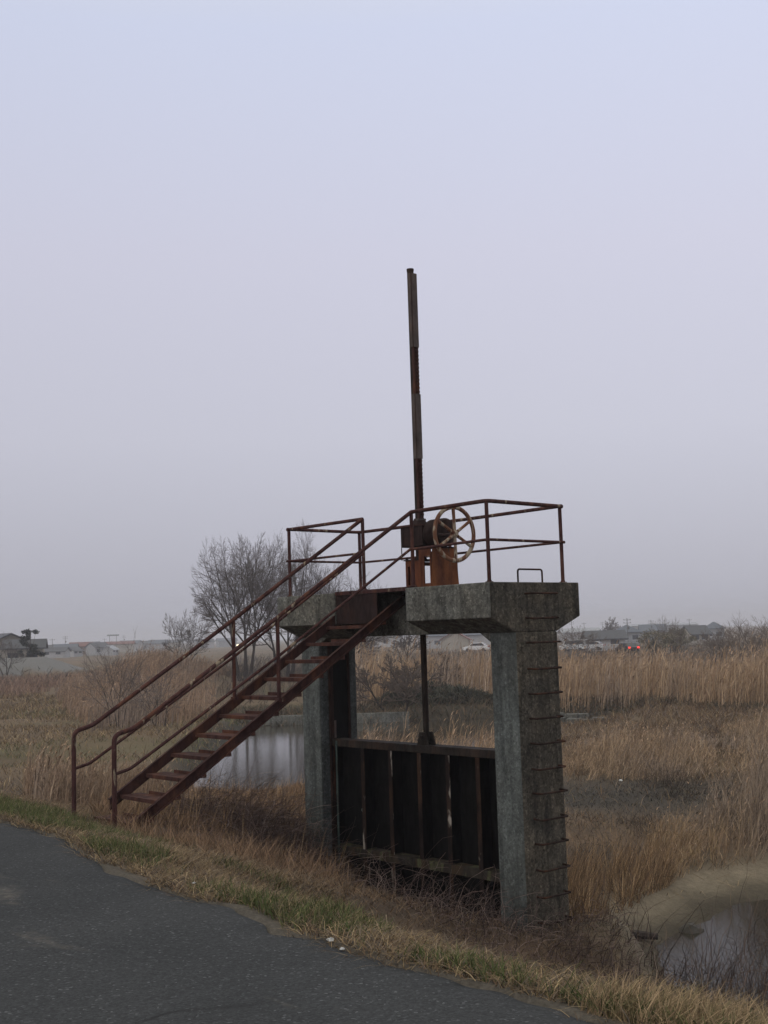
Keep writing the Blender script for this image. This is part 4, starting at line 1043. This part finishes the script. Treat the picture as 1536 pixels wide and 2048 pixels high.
# ------------------------------------------------------------------ far settlement
def M_wall(name, c): return plain(name, c, .9, .2, .25, .6)
WALLS = {'white': M_wall('white_render', (.36, .36, .36)), 'cream': M_wall('cream_render', (.34, .31, .26)), 'grey': M_wall('grey_render', (.26, .27, .28)), 'brown': M_wall('brown_boards', (.17, .13, .10))}
ROOFS = {'dark': plain('dark_roof_tiles', (.055, .058, .066), .6, .4), 'blue': plain('blue_grey_roof_tiles', (.085, .10, .125), .6, .4), 'red': plain('red_roof_tiles', (.17, .075, .06), .7, .3), 'pale': plain('pale_metal_roof', (.30, .31, .33), .5, .4)}
M['glass'] = plain('window_glass', (.03, .035, .045), .15, .5, .1)
M['trimw'] = plain('white_trim', (.6, .6, .58), .7, .3, .1)

def house(px, dist, w, d, h, rh, rot, wall, roof, label, style='gable', windows=True, group=None, base=-2.5, name='house'):
    x, y = place(px, dist); root = thing(name, (x, y, base), rot, label, 'house', group)
    mb = MB()
    if style == 'gable': mb.prism([(-d/2, 0), (d/2, 0), (d/2, h), (0, h+rh), (-d/2, h)], 'x', -w/2, w/2)
    else: mb.box((-w/2, -d/2, 0), (w/2, d/2, h))
    wl = mb.build('wall', WALLS[wall], root)
    o = .5; mb = MB()
    if style == 'gable':
        sl_ = rh/(d/2); e = h - o*sl_
        mb.prism([(-d/2-o, e+.02), (0, h+rh+.02), (d/2+o, e+.02), (d/2+o, e+.2), (0, h+rh+.22), (-d/2-o, e+.2)], 'x', -w/2-o, w/2+o)
    else:
        r = max(w/2-d/2, .2)
        mb.add([(-w/2-o, -d/2-o, h), (w/2+o, -d/2-o, h), (w/2+o, d/2+o, h), (-w/2-o, d/2+o, h), (-r, 0, h+rh), (r, 0, h+rh),
                (-w/2-o, -d/2-o, h-.15), (w/2+o, -d/2-o, h-.15), (w/2+o, d/2+o, h-.15), (-w/2-o, d/2+o, h-.15)],
               [(0,1,5,4), (1,2,5), (2,3,4,5), (3,0,4), (6,9,8,7), (0,6,7,1), (1,7,8,2), (2,8,9,3), (3,9,6,0)])
    mb.build('roof', ROOFS[roof], root)
    if windows:
        nfl = max(1, int(h/2.6))
        for f_ in range(nfl):
            for k in (-.28, .22):
                mb = MB(); zc = f_*2.7+1.6; xx = k*w
                mb.box((xx-.75, -d/2-.03, zc-.5), (xx+.75, -d/2+.02, zc+.6)); wo = mb.build('window', M['glass'], root)
                mb = MB(); mb.box((xx-.8, -d/2-.07, zc-.6), (xx+.8, -d/2+.01, zc-.505)); mb.build('sill', M['trimw'], wo)
    return root

house(8, 185, 7, 4.6, 4.3, 1.0, -1.0, 'cream', 'dark', 'cream two-storey house with dark tiled roof at the left edge of the photo', base=-2.0)
house(50, 178, 5.2, 4, 2.9, 1.0, .2, 'cream', 'dark', 'low cream outbuilding with dark roof beside the two-storey house at left', base=-1.6)
G = 'far low houses of the town on the left horizon'
LT = [(100, 430, 9, 7, 4.2, 1.8, .3, 'grey', 'dark'), (112, 380, 11, 7, 3.2, 1.6, -.1, 'white', 'dark'), (133, 420, 11, 8, 4.0, 2.2, .1, 'cream', 'blue'), (147, 400, 7, 6, 3.0, 1.7, 1.2, 'white', 'dark'),
      (163, 470, 12, 8, 5.0, 2.0, .2, 'brown', 'red'), (178, 520, 14, 9, 5.2, 2.0, -.2, 'grey', 'blue'), (196, 430, 10, 7, 4.4, 2.2, 1.0, 'white', 'dark'), (221, 410, 7, 6, 3.0, 1.8, 1.4, 'white', 'pale'),
      (240, 520, 18, 9, 5.5, 1.4, .1, 'cream', 'red'), (262, 600, 15, 10, 5.5, 2.0, -.2, 'white', 'blue'), (290, 640, 14, 9, 5.0, 2.0, .3, 'grey', 'dark'), (318, 560, 12, 8, 5.0, 2.2, .1, 'white', 'blue'), (345, 700, 15, 10, 5.4, 2.0, .0, 'cream', 'dark'), (410, 650, 14, 9, 5.0, 2.0, .4, 'white', 'dark'), (455, 700, 16, 9, 5.4, 2.0, .4, 'grey', 'blue')]
wn = {'white': 'white', 'cream': 'cream', 'grey': 'grey', 'brown': 'brown'}
LTL = ['small grey house with dark roof just right of the dark pine', 'long white bungalow with dark roof left end of far town', 'cream house with blue-grey roof beside the far white bungalow', 'little white gabled house in front of the cream one with blue-grey roof',
       'brown boarded house with red roof in the far town', 'long grey house with blue-grey roof right of the red-roofed one', 'white gabled house with dark roof in the middle of the far town', 'small white gable with pale roof in front of the far red-roofed hall',
       'long cream hall with red roof behind the small white gable', 'white house with blue-grey roof between the far red-roofed hall and the sapling', 'grey house with dark roof on the skyline above the sapling', 'white house with blue roof left of the smaller bare tree',
       'cream house with dark roof behind the smaller bare tree', 'white house with dark roof behind the trunks of the tall trees', 'grey house with blue-grey roof behind the upper stair posts']
for a, lb in zip(LT, LTL): house(a[0], a[1], a[2]*.66, a[3]*.66, a[4]*.66, a[5]*.66, *a[6:], lb, windows=a[1] < 450, group=G)
house(1214, 215, 6.4, 5, 2.1, 1.2, .0, 'white', 'dark', 'white bungalow with broad dark roof and white eaves at right', base=-2.3)
house(1260, 300, 5.2, 5, 3.0, 1.7, .2, 'grey', 'blue', 'grey house with hipped blue roof behind the dark car', 'hip')
house(1312, 360, 7, 6, 3.0, 1.6, -.15, 'grey', 'blue', 'long grey house with blue roof left of the olive bush', )
house(1398, 260, 4.2, 4.5, 2.4, 1.5, .25, 'cream', 'dark', 'cream house with dark gabled roof right of the olive bush')
house(1436, 330, 5, 5, 3.2, 1.7, -.2, 'grey', 'blue', 'grey house with hipped blue roof behind bare shrubs at right edge', 'hip')
house(1330, 620, 34, 12, 4.6, .9, 0, 'grey', 'pale', 'very long pale-roofed shed on the right skyline', name='shed', windows=False)
house(1165, 420, 13, 6, 3.0, 1.2, .1, 'white', 'pale', 'long white house behind the white van', windows=False)
house(905, 330, 16, 9, 3.4, 1.7, .15, 'white', 'blue', 'pale house with blue roof seen under the beam right of the stem')
house(915, 270, 6, 6, 2.6, 1.7, 1.45, 'cream', 'red', 'small cream house with reddish gable seen under the platform beam')
house(760, 420, 16, 9, 4.6, 1.7, -.2, 'white', 'dark', 'white house with dark roof seen under the beam left of the stem')
house(968, 400, 14, 9, 4.4, 1.8, .1, 'white', 'pale', 'white house with pale roof hidden partly by the near leg')

# utility poles
M['pole'] = plain('pole_concrete', (.16, .16, .16), .9, .2)
def pole(px, dist, h, arms, label, base=-2.5):
    x, y = place(px, dist); root = thing('utility_pole', (x, y, base), .3, label, 'utility pole', 'far utility poles along the horizon')
    mb = MB(); mb.tube([(0, 0, -.3), (0, 0, h)], [.11, .07], 8); mb.build('pole', M['pole'], root)
    for k in range(arms):
        mb = MB(); z = h-.35-k*.6; mb.box((-.8, -.04, z-.04), (.8, .04, z+.04))
        for a in (-.7, 0, .7): mb.lathe([(0, .05), (.16, .05)], (a, 0, z+.04), (0, 0, 1), 6)
        mb.build('crossarm', M['pole'], root)
    mb = MB(); mb.lathe([(0, .16), (.5, .16)], (.24, 0, h-2.2), (0, 0, 1), 8); mb.build('transformer', M['pole'], root)
pole(1262, 240, 5.9, 2, 'utility pole with two crossarms beside the dark car')
pole(1310, 340, 6.0, 2, 'utility pole at the left side of the olive bush')
pole(1387, 360, 6.1, 1, 'thin utility pole right of the olive bush crown')
pole(1212, 480, 6.6, 2, 'utility pole behind the white bungalow')
pole(1175, 420, 6.2, 1, 'utility pole above the white van')
pole(1150, 380, 6.6, 2, 'utility pole next to the platform right edge')
pole(131, 420, 7.0, 2, 'tall utility pole above the far cream house')
pole(105, 380, 6.0, 1, 'utility pole right of the dark pine')
pole(210, 520, 6.2, 1, 'utility pole in the middle of the far town')
pole(249, 560, 7.5, 2, 'utility pole above the far red-roofed hall')
pole(55, 200, 6.7, 1, 'utility pole behind the dark pine at left')
# sign gantry on the skyline
x, y = place(227, 480); g = thing('billboard', (x, y, -2.5), .1, 'thin-legged billboard frame on the left skyline', 'billboard')
mb = MB(); mb.box((-2.3, -.12, 6.9), (2.3, .12, 7.4)); mb.build('board', WALLS['grey'], g)
for sx in (-1.3, 1.3):
    mb = MB(); mb.tube([(sx, 0, -.3), (sx, 0, 6.9)], .09, 6); mb.build('leg', M['pole'], g)

# cars
M['tyre'] = plain('tyre_rubber', (.02, .02, .02), .9, .2)
M['tail'] = plain('tail_lamp', (.4, .01, .01), .3, .5, .1, 3, 0, ((1, .04, .03), 2.2))
def car(px, dist, rot, colour, label, kindname, shape, base, cat, lit=False, zoff=0):
    x, y = place(px, dist); root = thing(kindname, (x, y, base), rot, label, cat)
    paint = plain(kindname+'_paint', colour, .3, .5, .08)
    if shape == 'van': prof = [(-2.2, .35), (2.2, .35), (2.25, .9), (1.75, 1.1), (1.2, 1.85), (-2.1, 1.9), (-2.25, .9)]; cab = [(-1.9, 1.15), (1.45, 1.15), (1.1, 1.72), (-1.9, 1.75)]
    else: prof = [(-2.1, .3), (2.1, .3), (2.15, .75), (1.2, .92), (.55, 1.42), (-1.2, 1.46), (-1.9, .95), (-2.15, .85)]; cab = [(-1.55, .97), (.98, .97), (.5, 1.36), (-1.1, 1.38)]
    mb = MB(); mb.prism(prof, 'x', -.84, .84)          # length along y here, turned below
    b = mb.build('body', paint, root, .06)
    mb = MB(); mb.prism(cab, 'x', -.85, .85); mb.build('side_window', M['glass'], root)
    zr = 1.0 if shape != 'van' else 1.2
    mb = MB()
    if shape == 'van': mb.box((-.7, -2.265, 1.15), (.7, -2.16, 1.75))
    else: mb.add([(-.66, -1.86, 1.0), (.66, -1.86, 1.0), (.62, -1.26, 1.42), (-.62, -1.26, 1.42), (-.66, -1.80, .97), (.66, -1.80, .97), (.62, -1.20, 1.39), (-.62, -1.20, 1.39)], [(0,1,2,3), (4,7,6,5), (0,4,5,1), (1,5,6,2), (2,6,7,3), (3,7,4,0)])
    mb.build('rear_window', M['glass'], root)
    for sx in (-.86, .74):
        for yy in (-1.3, 1.3):
            mb = MB(); mb.lathe([(0, .30), (.12, .31)], (sx, yy, .31), (1, 0, 0), 16); mb.build('wheel', M['tyre'], root)
    for sx in (-.78, .52):
        mb = MB(); mb.box((sx, -2.27, .72), (sx+.26, -2.1, .92)); mb.build('tail_light', M['tail'] if lit else plain('lamp_glass', (.25, .02, .02), .3), root)
    return root
car(1259, 168, .25, (.012, .013, .018), 'dark car with lit red tail lights driving away in front of the hip-roofed house', 'parked_car', 'car', -1.95, 'car', True)
car(1153, 200, 1.1, (.6, .62, .63), 'white van among grey brush right of the near leg', 'white_van', 'van', -2.0, 'van')
car(1188, 205, 1.2, (.55, .55, .56), 'white car parked before the white bungalow', 'parked_car', 'car', -2.0, 'car')
car(956, 205, 1.35, (.7, .71, .72), 'white car seen under the beam just left of the near leg', 'parked_car', 'car', -1.65, 'car')

def street_lamp(px, dist, h, label):
    x, y = place(px, dist); r = thing('street_lamp', (x, y, -2.5), 0, label, 'street lamp'); mb = MB(); mb.tube([(0, 0, -.2), (0, 0, h-.2), (0, -.5, h)], [.09, .06, .04], 6); mb.build('pole', M['pole'], r)
    mb = MB(); mb.lathe([(0, .10), (.1, .22), (.3, .20), (.36, .06)], (0, -.5, h-.2), (0, 0, 1), 10); mb.build('lamp', plain('lit_lamp', (.8, .7, .5), .4, .3, 0, 3, 0, ((1, .82, .55), 2.0)), r)
street_lamp(478, 230, 3.0, 'small lit street lamp glowing behind the trunks of the tall trees')
street_lamp(76, 190, 2.9, 'small lit street lamp just right of the low cream outbuilding')
x, y = gp(1150, 1432, -2.55); ap = MB(); RR = random.Random(4)
for i in range(9):
    xx = x-1.4+(i % 5)*.62+RR.uniform(-.12, .12); yy = y-.5+(i//5)*.8+RR.uniform(-.2, .2); zz = -2.62+.2*(i//5)+RR.uniform(-.08, .08); q0 = RR.uniform(-.35, .35)
    pts = [(xx+(ax*math.cos(q0)-ay*math.sin(q0))*RR.uniform(.8, 1.15), yy+(ax*math.sin(q0)+ay*math.cos(q0))*RR.uniform(.8, 1.15)) for ax, ay in ((-.3, -.35), (.28, -.38), (.33, .3), (-.05, .42), (-.34, .28))]
    ap.prism(pts, 'z', zz-.22, zz)
tag(ap.build('concrete_apron', M['con'], None, .02), 'broken pale concrete slabs on the far bank right of the ladder leg', 'slabs')


# small litter
M['litter'] = plain('white_plastic', (.5, .5, .48), .5, .4, .15)
def litter(px, py, z, size, label, seed, mat='litter', name='plastic_scrap', cat='litter'):
    x, y = gp(px, py, z); R = random.Random(seed); zz = max(Hs(x, y), -.0) if z >= -.05 else Hs(x, y)
    root_pts = []; mb = MB(); n = 7
    for r_, h_ in ((1, 0), (.9, .35), (.45, .6)):
        for k in range(n):
            q = 6.283*k/n; rr = size*r_*R.uniform(.7, 1.25); root_pts.append((x+math.cos(q)*rr, y+math.sin(q)*rr, zz+.004+h_*size*R.uniform(.7, 1.3)))
    fs = [tuple(range(n))[::-1], tuple(range(2*n, 3*n))]
    for l_ in range(2):
        for k in range(n): fs.append((l_*n+k, l_*n+(k+1) % n, (l_+1)*n+(k+1) % n, (l_+1)*n+k))
    mb.add(root_pts, fs); return tag(mb.build(name, M[mat], None), label, cat)
litter(661, 1882, 0, .022, 'crumpled white plastic scrap on the grassy road edge', 1)
litter(684, 1900, 0, .013, 'tiny white scrap on the asphalt edge below the crumpled one', 2)
litter(1241, 1556, -2.4, .055, 'white plastic scrap on the dark bare ground at right', 3)
litter(388, 1768, 0, .012, 'small white pebble on the asphalt edge at left', 4)
M['stone'] = plain('wet_stone', (.07, .062, .05), .8, .3, .6, 20)
litter(1382, 1848, -2.85, .20, 'dark muddy clump at the water edge of the ditch', 5, 'stone', 'mud_clump', 'clump')
# pale stake in the verge
x, y = gp(778, 1852, -.75); z = Hs(x, y); mb = MB(); mb.tube([(x+.02, y, z-.1), (x-.02, y, z+.38)], .006, 6)
tag(mb.build('dry_stalk', plain('pale_stalk', (.36, .29, .20), .9, .1), None), 'single pale dry stalk standing in the verge before the gate', 'stalk')
# driftwood on the mud
x, y = gp(1268, 1846, -2.65); z = Hs(x, y); mb = MB(); mb.tube([(x-.30, y+.1, z+.03), (x, y, z+.07), (x+.32, y-.05, z+.04)], [.05, .065, .045], 8)
tag(mb.build('driftwood_log', M['bark'], None), 'dark driftwood log lying on the mud right of the near leg', 'log')
# low revetment across the pool
xa, xb = -7.4, 1.0; mb = MB(); mb.prism([(64.3, ZW-.4), (64.9, ZW-.4), (64.85, ZW+.48), (64.45, ZW+.48)], 'x', xa, xb)
tag(mb.build('revetment_wall', M['con'], None, .03), 'low grey concrete revetment along the far edge of the pond', 'wall')

# ------------------------------------------------------------------ air
hz = MB(); hz.box((-2750, -2750, -9), (2750, 2750, 22))
hm = bpy.data.materials.new('air_haze'); hm.use_nodes = True; nt = hm.node_tree; nt.nodes.clear()
out = nt.nodes.new('ShaderNodeOutputMaterial'); pv = nt.nodes.new('ShaderNodeVolumePrincipled')
pv.inputs['Color'].default_value = (.86, .87, .93, 1); pv.inputs['Density'].default_value = .0007; pv.inputs['Anisotropy'].default_value = .2
nt.links.new(pv.outputs['Volume'], out.inputs['Volume'])
ho = hz.build('haze', hm); tag(ho, 'thin grey-blue haze lying over the plain', None, None, 'stuff')

# ------------------------------------------------------------------ light
EL, AZ = math.radians(24), math.radians(230)     # weak sun behind the overcast, behind-left of the camera
world = bpy.data.worlds.new('World'); sc.world = world; world.use_nodes = True; wt = world.node_tree
bg = wt.nodes['Background']; sky = wt.nodes.new('ShaderNodeTexSky'); sky.sky_type = 'NISHITA'; sky.sun_disc = False
sky.sun_elevation = EL; sky.sun_rotation = AZ; sky.air_density = 1.2; sky.dust_density = 3.0
tc = wt.nodes.new('ShaderNodeTexCoord'); sx = wt.nodes.new('ShaderNodeSeparateXYZ'); wt.links.new(tc.outputs['Generated'], sx.inputs[0])
rp_ = wt.nodes.new('ShaderNodeValToRGB'); wt.links.new(sx.outputs['Z'], rp_.inputs['Fac'])
stops = [(0, (174, 175, 187)), (.06, (184, 184, 197)), (.16, (200, 200, 214)), (.30, (207, 207, 224)), (.46, (208, 214, 236)), (.60, (226, 227, 226)), (1, (264, 260, 244))]
e = rp_.color_ramp.elements
while len(e) < len(stops): e.new(.5)
for el_, (p, c) in zip(e, stops): el_.position = p; el_.color = (*lin(*c), 1)
sc_ = wt.nodes.new('ShaderNodeVectorMath'); sc_.operation = 'SCALE'; sc_.inputs['Scale'].default_value = 10.0
wt.links.new(rp_.outputs['Color'], sc_.inputs[0])
mx = wt.nodes.new('ShaderNodeMix'); mx.data_type = 'RGBA'; mx.inputs[0].default_value = .94
mr = wt.nodes.new('ShaderNodeMapRange'); mr.inputs['From Min'].default_value = -.35; mr.inputs['From Max'].default_value = .35; mr.inputs['To Min'].default_value = 9.55; mr.inputs['To Max'].default_value = 10.5; wt.links.new(sx.outputs['X'], mr.inputs['Value']); wt.links.new(mr.outputs['Result'], sc_.inputs['Scale'])
wt.links.new(sky.outputs['Color'], mx.inputs[6]); wt.links.new(sc_.outputs[0], mx.inputs[7])
wt.links.new(mx.outputs[2], bg.inputs['Color']); bg.inputs['Strength'].default_value = .10
sun = bpy.data.lights.new('Sun', 'SUN'); sun.energy = .5; sun.angle = math.radians(25); sun.color = (1, .95, .88)
so = bpy.data.objects.new('Sun', sun); C.objects.link(so)
sd = Vector((math.sin(AZ)*math.cos(EL), math.cos(AZ)*math.cos(EL), math.sin(EL)))
so.rotation_euler = sd.to_track_quat('Z', 'Y').to_euler()

# ------------------------------------------------------------------ camera
cam = bpy.data.cameras.new('Camera'); co = bpy.data.objects.new('Camera', cam); C.objects.link(co); sc.camera = co
cp, spp, cr_, sr_ = math.cos(PITCH), math.sin(PITCH), math.cos(ROLL), math.sin(ROLL)
fw = Vector((0, cp, spp)); rt = Vector((1, 0, 0)); upv = Vector((0, -spp, cp))
cxv = rt*cr_ - upv*sr_; cyv = rt*sr_ + upv*cr_
co.matrix_world = Matrix(((cxv.x, cyv.x, -fw.x, 0), (cxv.y, cyv.y, -fw.y, 0), (cxv.z, cyv.z, -fw.z, EYE), (0, 0, 0, 1)))
cam.sensor_fit = 'VERTICAL'; cam.sensor_height = 24; cam.lens = 24*F_PX/2048; cam.clip_start = .1; cam.clip_end = 8000
sc.view_settings.view_transform = 'Standard'; sc.view_settings.look = 'None'; sc.view_settings.gamma = 1; sc.view_settings.exposure = .06
sc.render.engine = 'CYCLES'; sc.cycles.use_denoising = True; sc.cycles.denoiser = 'OPENIMAGEDENOISE'; sc.cycles.denoising_input_passes = 'RGB_ALBEDO_NORMAL'; sc.cycles.denoising_prefilter = 'ACCURATE'; sc.cycles.volume_bounces = 1; sc.cycles.max_bounces = 6
